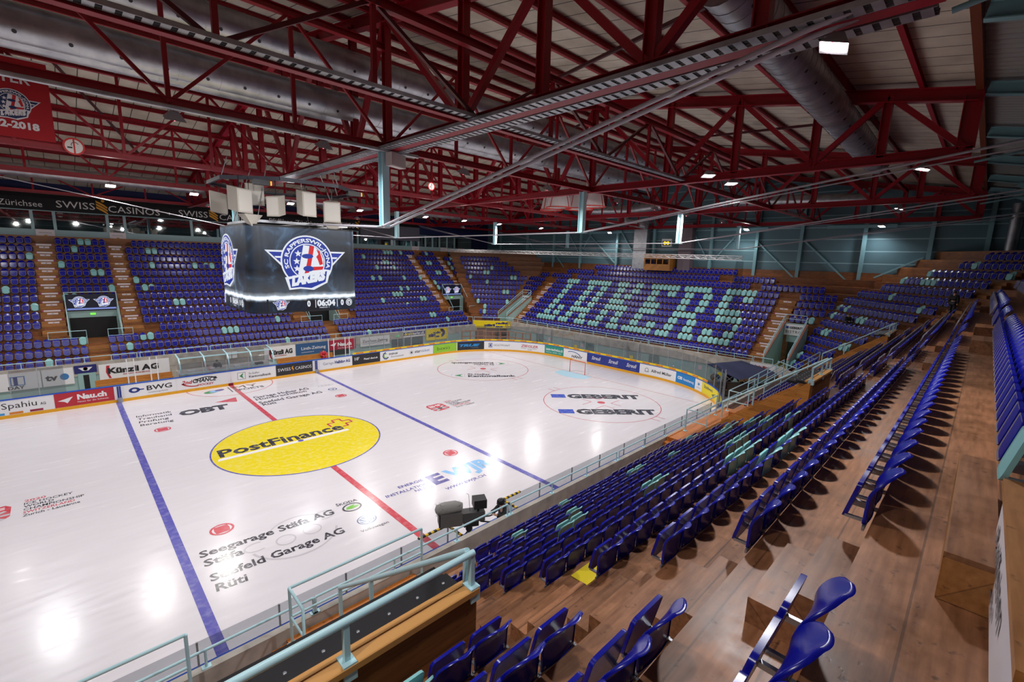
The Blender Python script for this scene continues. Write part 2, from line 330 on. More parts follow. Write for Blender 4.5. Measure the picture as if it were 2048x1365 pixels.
# ---------------- seats ----------------
EMI = []
def seat_meshes(hi=True):
    EMI.clear()
    """backrest, pan, rim, bracket as (verts, faces) in seat space: x along row, y away from the ice, z up; origin on the nosing."""
    nu, nv = (12, 14) if hi else (4, 4)
    def bw(v):       # half width of the backrest
        if v < .62: return .212 + .012 * v
        q = (v - .62) / .38; return .219 * math.sqrt(max(0, 1 - (q * .95) ** 2.4))
    def by(v): return -.045 + .02 * v + .19 * max(0, (v - .45) / .55) ** 1.8
    def bz(v): return -.02 + .575 * v - .03 * max(0, v - .7)
    F = []; B = []
    for j in range(nv + 1):
        v = j / nv
        for i in range(nu + 1):
            u = -1 + 2 * i / nu
            dish = .022 * (u * u)
            F.append((u * bw(v), by(v) - dish - .012, bz(v))); B.append((u * bw(v), by(v) - dish + .014, bz(v) - .004))
    def grid(o, flip):
        r = []
        for j in range(nv):
            for i in range(nu):
                a = o + j * (nu + 1) + i; q = (a, a + 1, a + nu + 2, a + nu + 1); r.append(q if not flip else q[::-1])
        return r
    n = len(F)
    back = (F + B, grid(0, False) + grid(n, True))
    # boundary loop for the edge
    loop = [i for i in range(nu + 1)] + [j * (nu + 1) + nu for j in range(1, nv + 1)] + [nv * (nu + 1) + i for i in range(nu - 1, -1, -1)] + [j * (nu + 1) for j in range(nv - 1, 0, -1)]
    ev = []; ef = []
    for q in loop:
        f = F[q]; b = B[q]; cx = 0; ex = f[0] * 1.035; ez = f[2] + (.006 if f[2] > .3 else -.004)
        ev += [(f[0], f[1], f[2]), (ex, (f[1] * .6 + b[1] * .4) + .0, ez), (b[0], b[1] + .010, b[2])]
    m = len(loop)
    for i in range(m):
        j = (i + 1) % m
        ef += [(3 * i + 1, 3 * i, 3 * j, 3 * j + 1), (3 * i + 2, 3 * i + 1, 3 * j + 1, 3 * j + 2)]; EMI.extend([0, 1])
    backrim = (ev, ef)
    # folded-up pan
    def outline(g):   # rounded rectangle x(g), z(g)
        return g
    k = 5 if hi else 1; pts = []
    W, Hb, Ht, rb, rt = .205, -.045, .395, .10, .05
    for cx, cz, r, a0 in ((W - rb, Hb + rb, rb, -90), (W - rt, Ht - rt, rt, 0), (-W + rt, Ht - rt, rt, 90), (-W + rb, Hb + rb, rb, 180)):
        for i in range(k + 1):
            a = R(a0 + 90 * i / k); pts.append((cx + r * math.cos(a), cz + r * math.sin(a)))
    def py(z): return -.255 + .11 * (z + .045) / .44
    m2 = len(pts); ins = .9 if hi else .84
    cz0 = (Hb + Ht) / 2
    f0 = [(x, py(z) - .022, z) for x, z in pts]; f1 = [(x * ins, py(cz0 + (z - cz0) * ins) - .016, cz0 + (z - cz0) * ins) for x, z in pts]
    b0 = [(x, py(z) + .02, z) for x, z in pts]
    cen = [(0, py(cz0) - .024, cz0)]
    pan_v = f1 + cen; pan_f = [(i, (i + 1) % m2, m2) for i in range(m2)]
    o = len(pan_v); pan_v += b0 + [(0, py(cz0) + .012, cz0)]; pan_f += [(o + (i + 1) % m2, o + i, o + m2) for i in range(m2)]
    rim_v = f1 + f0 + b0; rim_f = []
    for i in range(m2):
        j = (i + 1) % m2; rim_f += [(i, m2 + i, m2 + j, j)[::-1], (m2 + i, 2 * m2 + i, 2 * m2 + j, m2 + j)[::-1]]
    if hi:      # blue edge, thin grey lines front and back
        rim_f = [(i, m2 + i, m2 + (i + 1) % m2, (i + 1) % m2)[::-1] for i in range(m2)]; rim_v = f1 + f0
        o = len(pan_v); b1 = [(x * .97, py(z) + .024, z * .985 + .002) for x, z in pts]
        pan_v += f0 + b0; pan_f += [(o + i, o + m2 + i, o + m2 + (i + 1) % m2, o + (i + 1) % m2)[::-1] for i in range(m2)]
        q = len(rim_v); rim_v += b0 + [(x * .95, py(cz0 + (z - cz0) * .95) + .021, cz0 + (z - cz0) * .95) for x, z in pts]
        rim_f += [(q + i, q + (i + 1) % m2, q + m2 + (i + 1) % m2, q + m2 + i) for i in range(m2)]
    br = MB()
    for x in (-.235,):
        br.box(x - .012, -.27, -.075, x + .012, .05, -.035)
    br.box(-.2, -.24, -.01, -.17, -.04, .02); br.box(.17, -.24, -.01, .2, -.04, .02)
    br.box(-.25, -.07, -.075, .25, -.045, -.03)
    if hi:      # near seats: slightly lower and shallower shell
        fz = lambda L_: [(x * 1.02, y * .8, z * .86) for x, y, z in L_]
        back = (fz(back[0]), back[1]); backrim = (fz(backrim[0]), backrim[1]); pan_v = fz(pan_v); rim_v = fz(rim_v); br.v = fz(br.v)
    return back, backrim, (pan_v, pan_f), (rim_v, rim_f), (br.v, br.f)
HI = seat_meshes(True); LO = seat_meshes(False)
def seat_proto(color, pan_color=None):
    root = empty('folding_seat'); c = {'blue': (M_blue, M_rim), 'teal': (M_teal, M_rimt)}
    mb, rb = c[color]; mp, rp = c[pan_color or color]
    b = MB(); b.add(*HI[0], 0, True); [b.add(HI[1][0], [f_], e_, True) for f_, e_ in ()]; q0 = len(b.v); b.add(HI[1][0], HI[1][1], 0, True); b.m[-len(HI[1][1]):] = [i_ % 2 for i_ in range(len(HI[1][1]))]; b.build('backrest', [mb, mb if color == 'blue' else mb], root)
    p = MB(); p.add(*HI[2], 0, True); p.build('seat_pan', [mp], root)
    r_ = MB(); r_.add(*HI[3], 0, True); r_.build('edge_trim', [rp], root)
    k = MB(); k.add(*HI[4]); k.build('bracket', [M_steel], root)
    return root
SEATS = []        # (sec, k, s, back colour, pan colour, block name, index in block)
def row(sec, k, s0, n, blk, pitch=.5, teal=(), back_only=(), pan_only=()):
    for i in range(n):
        s = s0 + pitch * i
        bt = any(abs(s - q) < pitch * .5 for q in tuple(teal) + tuple(back_only)); pt = any(abs(s - q) < pitch * .5 for q in tuple(teal) + tuple(pan_only))
        SEATS.append((sec, k, s, bt, pt, blk, i))
FT = {14: (-7.3, -6.8, 23.75, 24.26, 24.72, 26.28, 30.75), 13: (-7.79, -2.49, -1.99, 20.13, 34.8, 35.3), 12: (-10.67, 22.66, 23.18, 29.69, 30.2, 33.6), 11: (-8.81, -2.5, .98, 2.45, 21.15, 23.71, 33.6),
      10: (-6.84, -6.36, 30.18, 30.7), 9: (-4, 19.66, 20.67, 24.22, 26.78), 8: (-12.21, -5.84, -3.52, 28.71), 7: (-8.78, -8.35, 22.74, 23.76, 28.73, 33.9), 6: (-10.71, -1.52, -1.04, 21.18, 21.7, 22.2),
      5: (19.18, 24.75, 25.3), 3: (6.42,), 2: (-8.25, -4.02, 1.43, 1.94, 2.44, 24.31, 24.81), 1: (-5.5, 26.38), 0: (-10.25, 6.42, 15.19)}
FB = {11: (1.95,), 8: (-3.02,), 4: (22.21,)}; FP = {2: (-4.51,)}
def frow(k, a, b, blk):
    n = int(round((b - a) / .5)) + 1
    row('F', k, a, n, blk, (b - a) / (n - 1) if n > 1 else .5, FT.get(k, ()), FB.get(k, ()), FP.get(k, ()))
for k in range(15):
    e = -8.25 if k < 3 else (-11.22 if k == 3 else -10.71)
    frow(k, e - 6, e, 'f1')
    frow(k, -6.5 if k < 3 else (-3.0 if k == 3 else (-3.45 if k == 14 else -3.99)), 10.45 if k < 3 else (7.44 if k == 3 else 7.94), 'f3')
    frow(k, 12.17 if k < 3 else (15.08 if k == 3 else 14.65), 29.5 if k < 3 else (26.28 if k == 3 else (28.32 if k == 14 else 26.8)), 'f5')
    if k < 3: frow(k, 31.3, 31.8, 'f7')
    if 7 <= k <= 14:
        frow(k, -8.82, -5.82, 'f2'); frow(k, 9.8, 12.8, 'f4')
        frow(k, 28.7 if k < 14 else 30.13, 31.7, 'f6')
for k, n in ((13, 4), (12, 4), (11, 3), (10, 3), (9, 2), (8, 2), (7, 1)): frow(k, 33.58, 33.58 + .5 * (n - 1), 'f7')
EI = {8: (-1, 0, 1, 2, 6, 7, 8, 9, 10, 11, 12, 15, 16, 17, 20, 21, 24, 25, 26, 27, 28, 29, 30, 32, 33, 34, 35, 36, 37, 41, 42, 43, 44, 45, 46),
      7: (0, 1, 7, 8, 11, 12, 16, 17, 20, 21, 25, 26, 29, 30, 33, 34, 37, 38, 41, 42, 45, 46), 6: (0, 1, 7, 8, 11, 12, 16, 17, 19, 20, 25, 26, 33, 34, 37, 38, 41, 42),
      5: (0, 1, 7, 8, 11, 12, 16, 17, 18, 19, 25, 26, 27, 28, 33, 34, 37, 38, 41, 42, 43, 44, 45), 4: (0, 1, 7, 8, 11, 12, 16, 17, 18, 19, 20, 21, 25, 26, 27, 28, 33, 34, 35, 36, 37, 42, 43, 44, 45, 46),
      3: (0, 1, 3, 4, 7, 8, 9, 10, 11, 12, 16, 17, 20, 21, 25, 26, 33, 34, 37, 38, 46), 2: (0, 1, 3, 4, 7, 8, 11, 12, 16, 17, 20, 21, 25, 26, 29, 30, 33, 34, 37, 38, 41, 42, 45, 46),
      1: (-1, 0, 1, 2, 3, 4, 6, 7, 8, 11, 12, 13, 15, 16, 17, 20, 21, 22, 24, 25, 26, 27, 28, 29, 30, 32, 33, 34, 37, 38, 39, 41, 42, 43, 44, 45, 46)}
def eb(k, i0, i1, blk='e2'): row('E', k, -12.85 + .505 * i0, i1 - i0 + 1, blk, .505, [-12.85 + .505 * i for i in EI.get(k, ())])
for k in range(9): eb(k, -5, 50)
eb(9, -8, -2); eb(9, 1, 44); eb(9, 47, 53); eb(9, 54, 57); eb(10, -4, 4); eb(10, 6, 37); eb(10, 41, 44); eb(10, 45, 48); eb(11, 4, 40)
for k, s0, n in ((5, -18.5, 2), (6, -20.0, 5), (7, -20.4, 6), (8, -20.6, 6), (9, -19.1, 3)): row('E', k, s0, n, 'e1')
for k, s0, n in ((8, 14.62, 6), (7, 14.66, 6), (6, 14.71, 5), (5, 14.66, 4)): row('E', k, s0, n, 'e3', .5, (16.2,) if k == 5 else ())
for k, a, b, t in ((0, 7.98, 9.47, ()), (1, 7.47, 9.5, (7.97,)), (2, 7.97, 10.48, (7.95,)), (3, 6.97, 10.98, (6.99, 10.98)), (4, 6.45, 11.95, ()), (5, 5.95, 11.97, (10.44, 10.96)), (6, 5.95, 12.47, ()), (7, 5.43, 12.97, (7.95,)), (8, 4.95, 13.48, (5.43, 11.48, 11.98)),
                   (9, 4.95, 12.47, (7.45, 7.96)), (10, 4.45, 11.47, (8.46,)), (11, 3.95, 10.48, ()), (12, 3.7, 9.2, ())):
    n = int(round((b - a) / .5)) + 1; row('D', k, a, n, 'd1', (b - a) / (n - 1), t)
for k, a, b, t in ((0, -11.95, -10.9, (-11.92,)), (1, -12.48, -10.5, (-12.48,)), (2, -13.06, -10.0, ()), (3, -14.11, -9.6, (-10.05, -9.6)), (4, -14.7, -9.2, (-13.71, -13.2)), (5, -15.26, -8.8, ()), (6, -15.85, -8.66, (-15.37, -12.28, -11.74)),
                   (7, -15.95, -8.16, (-15.95, -14.93)), (8, -16.5, -7.7, (-8.85,)), (9, -16.02, -7.5, (-12.47,)), (10, -14.56, -7.0, ()), (11, -13.71, -6.9, (-13.71, -11.59, -11.11, -10.58)), (12, -12.26, -6.2, (-12.26, -6.2)), (13, -10.61, -5.6, (-9.58,)), (14, -9.63, -5, ())):
    n = int(round((b - a) / .5)) + 1; row('N', k, a, n, 'n1', (b - a) / (n - 1), t)
ST = {}
def srow(k, x0, x1, blk, teal=()):
    n = int(round((x1 - x0) / .5)) + 1
    row('S', k, -x0 - .5 * (n - 1), n, blk, .5, [-q for q in teal])
STEAL = {0: (1.6,), 1: (-1.1, 4.4, 4.9, 8.9), 2: (-.1, 5.4), 3: (-1.6, -1.1, 6.9, 7.4, 7.9), 4: (.4, .9, 6.9, 7.4), 5: (5.4, 5.9, 2.9, 3.4, 3.9), 6: (.4, .9, 1.4, 4.4), 7: (-.6, .4, .9), 8: (9.9, 10.4), 9: (), 10: (-4.1,), 11: (-3.6,)}
for k in range(0, 10):
    if k < 2: srow(k, -1.7, 9.3, 's3', STEAL[k]); srow(k, -8.6, -7.1, 's1') if k == 0 else None
    elif k < 6: srow(k, -4.1, 8.4 if k > 2 else 9.3, 's3', STEAL[k])
    else: srow(k, -4.1, 8.4, 's3', STEAL[k])
    if k >= 6: srow(k, -8.75, -6.25, 's2', (-7.75, -7.25) if k == 6 else ((-8.25, -7.75) if k == 7 else ((-7.75,) if k == 8 else ()))); srow(k, 10.4, 12.9, 's4'); srow(k, 14.9, 26.9, 's5', STEAL[k]); srow(k, 28.9, 31.4, 's6')
    elif k >= 2: srow(k, 14.9, 26.9, 's5')
    else: srow(k, 17.5, 27.4, 's5')
for k in range(10, 15):
    srow(k, -4.1, 8.4, 's3', STEAL.get(k, ())); srow(k, 10.4, 12.9, 's4'); srow(k, 14.9, 26.9, 's5'); srow(k, 28.9, 31.9, 's6')
ROTM = cam.rotation_euler.to_matrix()
def project(p):
    c = ROTM.transposed() @ (Vector(p) - CAM)
    if c.z > -.05: return None
    return 1024 + 922.28 * c.x / -c.z, 682.5 - 922.28 * c.y / -c.z, -c.z
vis = []; rest = []
for q in SEATS:
    pr = project(P3(q[0], q[2], off(q[0], q[1]), zn(q[0], q[1]) + .25))
    if pr is None: continue
    m = 360 / pr[2] + 30
    if pr[0] < -m or pr[0] > 2048 + m or pr[1] < -m or pr[1] > 1365 + m: continue
    vis.append((pr[2], q))
vis.sort(key=lambda a: a[0])
near = [q for _, q in vis[:300]]; far_ = [q for _, q in vis[300:]]
PROTO = {}
blkname = {'s1': 'left of the wooden landing', 's2': 'block left of the stairs', 's3': 'block right of the stairs', 's4': 'over the second exit', 's5': 'beyond the second exit', 's6': 'over the third exit', 'n1': 'in the corner block'}
cnt = {}
for q in near:
    sec, k, s, bt, pt, blk, i = q
    key = ('teal' if bt else 'blue', 'teal' if pt else 'blue')
    if key not in PROTO: PROTO[key] = seat_proto(*key); o = PROTO[key]
    else: o = copy_tree(PROTO[key])
    o.location = P3(sec, s, off(sec, k), zn(sec, k)); o.rotation_euler = (0, 0, R(SEC[sec][0]))
    # position along its row counted from the stairs by the camera
    same = [z for z in SEATS if z[0] == sec and z[1] == k and z[5] == blk]
    ss = sorted(z[2] for z in same)
    idx = ss.index(s)
    if sec == 'S' and blk not in ('s2', 's1'): idx = len(ss) - 1 - idx
    col = 'pale teal' if bt else 'dark blue'
    tag(o, '%s folding seat, %s from the stairs, %s row, %s' % (col, ORD[idx], ORD[k], blkname.get(blk, 'in the stand')), 'seat', 'tip-up seats of the near stand')
# every other seat in view: one object
V = []; Fc = []; Mi = []; Sm = []
loparts = [(LO[0], 0), (LO[1], 0), (LO[2], 2), (LO[3], 1)]
base = 0
for sec, k, s, bt, pt, blk, i in far_:
    a = R(SEC[sec][0]); o = P3(sec, s, off(sec, k), zn(sec, k)); ca, sa = math.cos(a), math.sin(a)
    for (vs, fs), role in loparts:
        arr = np.array(vs); x = arr[:, 0] * ca - arr[:, 1] * sa + o.x; y = arr[:, 0] * sa + arr[:, 1] * ca + o.y
        V.append(np.stack([x, y, arr[:, 2] + o.z], 1)); Fc.extend([tuple(base + j for j in f) for f in fs]); base += len(vs)
        mi = (1 if bt else 0) if role == 0 else ((3 if pt else 2) if role == 1 else (1 if pt else 0))
        Mi.extend([mi] * len(fs)); Sm.extend([True] * len(fs))
me = bpy.data.meshes.new('folding_seats'); me.from_pydata(np.concatenate(V).tolist(), [], Fc)
for m_ in (M_blue, M_teal, M_rim, M_rimt): me.materials.append(m_)
me.polygons.foreach_set('material_index', Mi); me.polygons.foreach_set('use_smooth', Sm); me.update()
o = bpy.data.objects.new('folding_seats', me); COL.objects.link(o)
tag(o, 'thousands of small blue and teal folding seats in the stands beyond', 'seats', kind='stuff')
# ---------------- ice ----------------
RC, XE, YC = 9.5, 30.3, 15.05
CX, CY = XE - RC, YC - RC
def bpath(s, o=0.):
    """point on the board line: s=0 at centre line on the far side, clockwise; o = outward offset"""
    if s <= CX: return (s, YC + o)
    a = s - CX
    if a <= RC * math.pi / 2:
        t = a / RC; return (CX + (RC + o) * math.sin(t), CY + (RC + o) * math.cos(t))
    a -= RC * math.pi / 2
    if a <= 2 * CY: return (XE + o, CY - a)
    a -= 2 * CY
    if a <= RC * math.pi / 2:
        t = a / RC; return (CX + (RC + o) * math.cos(t), -CY - (RC + o) * math.sin(t))
    a -= RC * math.pi / 2
    return (CX - a, -YC - o)
SL = CX + RC * math.pi / 2 + 2 * CY + RC * math.pi / 2      # s where the near straight begins (x = CX)
def srange_(a, b, st=.4):
    n = max(1, int(math.ceil((b - a) / st))); return [a + (b - a) * i / n for i in range(n + 1)]
def strip(mb, s0, s1, z0, z1, o=0., mi=0, st=.4):
    S = srange_(s0, s1, st); n = len(S)
    vs = [(*bpath(s, o), z0) for s in S] + [(*bpath(s, o), z1) for s in S]
    mb.add(vs, [(i + 1, i, n + i, n + i + 1) for i in range(n - 1)], mi)
def slab(mb, s0, s1, z0, z1, o0, o1, mi=0, st=.5):
    S = srange_(s0, s1, st); n = len(S); vs = []
    for s in S: vs += [(*bpath(s, o0), z0), (*bpath(s, o1), z0), (*bpath(s, o1), z1), (*bpath(s, o0), z1)]
    fs = [(4 * i + j, 4 * i + (j + 1) % 4, 4 * i + 4 + (j + 1) % 4, 4 * i + 4 + j) for i in range(n - 1) for j in range(4)]
    fs += [(3, 2, 1, 0), tuple(4 * (n - 1) + j for j in range(4))]
    mb.add(vs, fs, mi)
m = mat('ice', (236, 230, 234), .16, spec=.32); N, L, b = nodes(m)
tc = N.new('ShaderNodeTexCoord'); mp = N.new('ShaderNodeMapping'); mp.inputs['Scale'].default_value = (.35, 3, 1); mp.inputs['Rotation'].default_value = (0, 0, R(8))
nz = N.new('ShaderNodeTexNoise'); nz.inputs['Scale'].default_value = 1.2; nz.inputs['Detail'].default_value = 9; nz.inputs['Roughness'].default_value = .65
L.new(tc.outputs['Object'], mp.inputs[0]); L.new(mp.outputs[0], nz.inputs[0])
mr = N.new('ShaderNodeMapRange'); mr.inputs[1].default_value = .3; mr.inputs[2].default_value = .7; mr.inputs[3].default_value = .1; mr.inputs[4].default_value = .3
L.new(nz.outputs[0], mr.inputs[0]); L.new(mr.outputs[0], b.inputs['Roughness'])
cr = N.new('ShaderNodeValToRGB'); cr.color_ramp.elements[0].color = lin((214, 210, 216)); cr.color_ramp.elements[1].color = lin((226, 222, 227)); L.new(nz.outputs[0], cr.inputs[0]); L.new(cr.outputs[0], b.inputs['Base Color'])
M_ice = m
def paint(name, rgb):
    q = mat('ice_' + name, rgb, .18, spec=.32); N, L, b = nodes(q)
    tc = N.new('ShaderNodeTexCoord'); nz = N.new('ShaderNodeTexNoise'); nz.inputs['Scale'].default_value = 4; nz.inputs['Detail'].default_value = 8
    L.new(tc.outputs['Object'], nz.inputs[0]); mx = N.new('ShaderNodeMix'); mx.data_type = 'RGBA'
    mr = N.new('ShaderNodeMapRange'); mr.inputs[1].default_value = .45; mr.inputs[2].default_value = .8; mr.inputs[3].default_value = 0; mr.inputs[4].default_value = .22
    L.new(nz.outputs[0], mr.inputs[0]); L.new(mr.outputs[0], mx.inputs[0]); mx.inputs[6].default_value = lin(rgb); mx.inputs[7].default_value = lin((225, 222, 232)); L.new(mx.outputs[2], b.inputs['Base Color'])
    return q
I_red = paint('red', (204, 74, 86)); I_blue = paint('blue', (94, 92, 176)); I_yel = paint('yellow', (236, 216, 40)); I_blk = paint('black', (62, 60, 68)); I_lb = paint('crease', (178, 220, 240))
I_wht = paint('white', (242, 240, 242)); I_pur = paint('indigo', (72, 66, 150)); I_sky = paint('sky', (128, 184, 232)); I_grn = paint('green', (40, 140, 80)); I_gry = paint('grey', (196, 192, 198)); I_vw = paint('navy', (52, 84, 140)); I_lg = paint('lightgreen', (120, 190, 70)); I_geb = paint('royal', (70, 92, 190))
ice = empty('ice_rink', (0, 0, 0), label='white ice sheet with painted hockey lines and sponsor lettering', cat='ice rink')
mb = MB(); pts = [bpath(s) for s in srange_(0, SL + 46, .6)] + [(-26, YC)]
mb.prism(pts, -.1, 0); mb.build('ice_surface', M_ice, ice)
Zc = [0.003]
def icemark(name, mb, mats, label=None): return mb.build(name, mats, ice, label=label)
def ip(x, y, z=.003): return (x, y, z)
mb = MB()
for x in (-6.98, 6.98): mb.add([ip(x - .15, -YC), ip(x + .15, -YC), ip(x + .15, YC), ip(x - .15, YC)], [(0, 1, 2, 3)])
mb.build('blue_line', I_blue, ice)
mb = MB(); mb.add([ip(-.15, -YC), ip(.15, -YC), ip(.15, YC), ip(-.15, YC)], [(0, 1, 2, 3)]); mb.build('centre_line', I_red, ice)
mb = MB()
mb.add([ip(26.0, -14.1), ip(26.05, -14.1), ip(26.05, 14.1), ip(26, 14.1)], [(0, 1, 2, 3)]); mb.build('goal_line', I_red, ice)
def fl(shape, cx, cy, z, rot=0, sx=1, sy=None):
    sy = sy or sx; c, s = math.cos(R(rot)), math.sin(R(rot))
    return [(cx + p[0] * sx * c - p[1] * sy * s, cy + p[0] * sx * s + p[1] * sy * c, z) for p in shape[0]], shape[1]
mb = MB(); mb.add(*fl(disc(72), 0, 0, .005, 0, 4.42), 0); mb.add(*fl(ring(96, 4.38, 4.46), 0, 0, .006), 1)
mb.add([ip(-4.2, -.14, .007), ip(2.85, -.2, .007), ip(2.85, .1, .007), ip(-4.1, .16, .007)], [(0, 1, 2, 3)], 2)
puttext(mb, 'PostFinance', (-4.0, .34, .008), (1, -.018, 0), (.05, 1, 0), 6.75, 1.05, 3, bold=.03)
mb.add(*fl(disc(20), 0, 0, .009, 0, .16), 1)
for a, b in (((2.55, .95), (2.55, 1.55)), ((2.55, 1.55), (3.0, 1.55)), ((3.0, 1.55), (3.0, 2.0)), ((3.0, 2.0), (3.5, 2.0)), ((3.5, 2.0), (3.5, 1.5)), ((3.5, 1.5), (3.95, 1.5)), ((3.95, 1.5), (3.95, 1.0)), ((3.95, 1.0), (3.5, 1.0)), ((3.5, 1.0), (3.5, .55)), ((3.5, .55), (3.15, .55))):
    mb.beam((a[0] - .3, a[1] + .1, .008), (b[0] - .3, b[1] + .1, .008), .12, .002, (0, 0, 1), 4)
mb.build('centre_circle', [I_yel, I_blue, I_wht, I_blk, I_red], ice, label='yellow PostFinance centre circle')
def spot(x, y, sx=.42, sy=.42):
    m_ = MB(); m_.add(*fl(ring(32, .8, 1.), x, y, .004, 0, sx), 0); m_.add(*fl(poly([(-.55, -.62), (.55, -.62), (.62, 0), (.55, .62), (-.55, .62), (-.62, 0)]), x, y, .004, 0, sx), 0); m_.build('faceoff_spot', I_red, ice)
for x in (-5.55, 5.55):
    for y in (-7, 7): spot(x, y)
for y in (7, -7):
    m_ = MB(); m_.add(*fl(ring(96, 4.42, 4.47), 20, y, .003), 0); m_.add(*fl(disc(24), 20, y, .004, 0, .3), 0)
    for sx in (-1, 1):
        for sy in (-1, 1):
            ax, ay = 20 + sx * .45, y + sy * .6
            m_.beam((ax, ay, .004), (ax + sx * 1.1, ay, .004), .05, .002); m_.beam((ax, ay, .004), (ax, ay + sy * .9, .004), .05, .002)
        for d in (-.35, .35):
            m_.beam((20 + d, y + sx * 4.45, .004), (20 + d, y + sx * 5.15, .004), .05, .002)
    m_.build('faceoff_circle', I_red, ice)
mb = MB(); mb.add([ip(26, -1.8), ip(26, 1.8), ip(24.7, 1.8), ip(24.25, .9), ip(24.15, 0), ip(24.25, -.9), ip(24.7, -1.8)], [tuple(range(7))]); mb.build('goal_crease', I_lb, ice)
mb = MB(); mb.add(*fl(ring(40, 2.97, 3.03, 180, 360), 0, YC, .003)); mb.build('referee_crease', I_red, ice)
def L(s, bl, br, h, mi, mbx, lean=0., **k):
    bl = Vector((bl[0], bl[1], 0)); br = Vector((br[0], br[1], 0)); u = (br - bl); w_ = u.length; u.normalize(); v = Vector((-u.y, u.x, 0)) + u * lean
    puttext(mbx, s, bl + Vector((0, 0, .004)), u, v, w_, h, mi, **k)
mb = MB()
L('OBT', (-4.36, 9.12), (-1.5, 8.95), 1.05, 0, mb, bold=.06)
for i, t_ in enumerate(('Informatik', 'Treuhand', 'Prüfung', 'Beratung')): L(t_, (-6.46, 10.45 - .68 * i), (-6.46 + (1.85, 1.75, 1.5, 1.65)[i], 10.33 - .68 * i), .42, 0, mb, bold=.012)
mb.add([ip(-2.0, 10.9), ip(-.75, 10.2), ip(-.55, 11.4)], [(0, 1, 2)], 1); mb.build('sponsor_lettering', [I_blk, I_red], ice, label='black OBT lettering with red wedge')
def wc(x, y, k, mbx):
    m_ = mbx
    m_.add(*fl(poly([(-.7, -.9), (.7, -.9), (.95, -.6), (.95, .6), (.7, .9), (-.7, .9), (-.95, .6), (-.95, -.6)]), x, y, .004, 0, .72 * k, .8 * k), 1)
    puttext(m_, 'IIHF', (x - .5 * k, y + .2 * k, .005), (1, 0, 0), (0, 1, 0), 1.0 * k, .34 * k, 2, bold=.03)
    for a in (-38, 38, 0): m_.add(*fl(rect(-.75, -.09, .75, .09), x, y - .28 * k, .006, a, .9 * k), 3)
    for i, (t_, w_, c) in enumerate((('2020', .65, 1), ('ICE HOCKEY', 1.5, 0), ('WORLD', .9, 0), ('CHAMPIONSHIP', 1.85, 0), ('SWITZERLAND', 1.55, 1), ('Zurich - Lausanne', 1.7, 0))):
        L(t_, (x + 1.05 * k, y + (.62 - .3 * i) * k), (x + (1.05 + w_) * k, y + (.62 - .3 * i) * k), .22 * k, c, m_, bold=.015)
mb = MB(); wc(-12.2, 0, 1, mb); mb.build('sponsor_lettering', [I_blk, I_red, I_wht, I_gry], ice, label='2020 ice hockey world championship mark left of the blue line')
mb = MB(); wc(9.65, 0, 1, mb); mb.build('sponsor_lettering', [I_blk, I_red, I_wht, I_gry], ice, label='2020 ice hockey world championship mark right of the blue line')
mb = MB()
L('Seegarage Stäfa AG', (-6.56, -8.5), (-1.82, -8.8), .42, 0, mb, bold=.025); L('Stäfa', (-6.55, -9.14), (-5.34, -9.24), .42, 0, mb, bold=.025)
L('Seefeld Garage AG', (-6.56, -10.13), (-2.07, -10.36), .42, 0, mb, bold=.025); L('Rüti', (-6.54, -10.77), (-5.64, -10.86), .42, 0, mb, bold=.025)
L('ŠKODA', (-1.53, -8.33), (-.63, -8.43), .2, 0, mb, bold=.02); L('Volkswagen', (-1.62, -10.82), (-.47, -10.9), .17, 0, mb, bold=.01)
mb.add(*fl(ring(32, .8, 1), -1.05, -8.78, .004, 0, .42, .34), 0); mb.add(*fl(poly([(-.7, -.2), (-.1, -.4), (.6, -.3), (.75, .1), (.2, .2), (.5, .55), (-.1, .4), (-.5, .3)]), -1.05, -8.78, .004, 0, .42, .34), 1)
mb.add(*fl(disc(32), -1.03, -10.08, .004, 0, .4, .36), 2); mb.add(*fl(ring(32, .78, .86), -1.03, -10.08, .005, 0, .4, .36), 3)
for a, b in (((-.5, .62), (-.2, -.1)), ((-.2, -.1), (0, .35)), ((0, .35), (.2, -.1)), ((.2, -.1), (.5, .62)), ((-.72, .2), (-.3, -.72)), ((-.3, -.72), (0, 0)), ((0, 0), (.3, -.72)), ((.3, -.72), (.72, .2))):
    mb.beam((-1.03 + a[0] * .4, -10.08 + a[1] * .36, .006), (-1.03 + b[0] * .4, -10.08 + b[1] * .36, .006), .05, .002, (0, 0, 1), 3)
mb.build('sponsor_lettering', [I_blk, I_lg, I_vw, I_wht], ice, label='Seegarage and Seefeld Garage lettering with two round car badges')
mb = MB(); mb.add(*fl(ring(40, 1.36, 1.44, 195, 345, 1.), -3.6, -9.2, .0035, -4, 1.1, 1.05)); mb.add(*fl(ring(24, .3, .36), -3.95, -9.35, .0035)); mb.add(*fl(ring(24, .3, .36), -2.95, -9.3, .0035))
mb.add(*fl(ring(24, .36, .44, 60, 300, .7), -4.9, -9.1, .0035)); mb.add(*fl(ring(24, .36, .44, -120, 150, .8), -2.2, -8.6, .0035)); mb.add(*fl(ring(30, 1.2, 1.26, 40, 140), -3.3, -9.2, .0035))
mb.build('sponsor_lettering', I_gry, ice, label='pale grey smiling face outline')
mb = MB()
L('E', (2.81, -9.49), (3.6, -9.51), .95, 0, mb, bold=.05); L('WJR', (3.75, -9.52), (6.51, -9.63), .95, 1, mb, bold=.05)
L('ENERGIE', (1.31, -8.7), (2.62, -8.79), .22, 0, mb, bold=.02); L('INSTALLATION', (.45, -9.09), (2.59, -9.24), .22, 0, mb, bold=.02); L('NETZE', (1.72, -9.48), (2.62, -9.58), .22, 0, mb, bold=.02); L('WWW.EWJR.CH', (2.91, -10.28), (5.26, -10.38), .22, 0, mb, bold=.02)
mb.build('sponsor_lettering', [I_pur, I_sky], ice, label='indigo and light blue EWJR lettering')
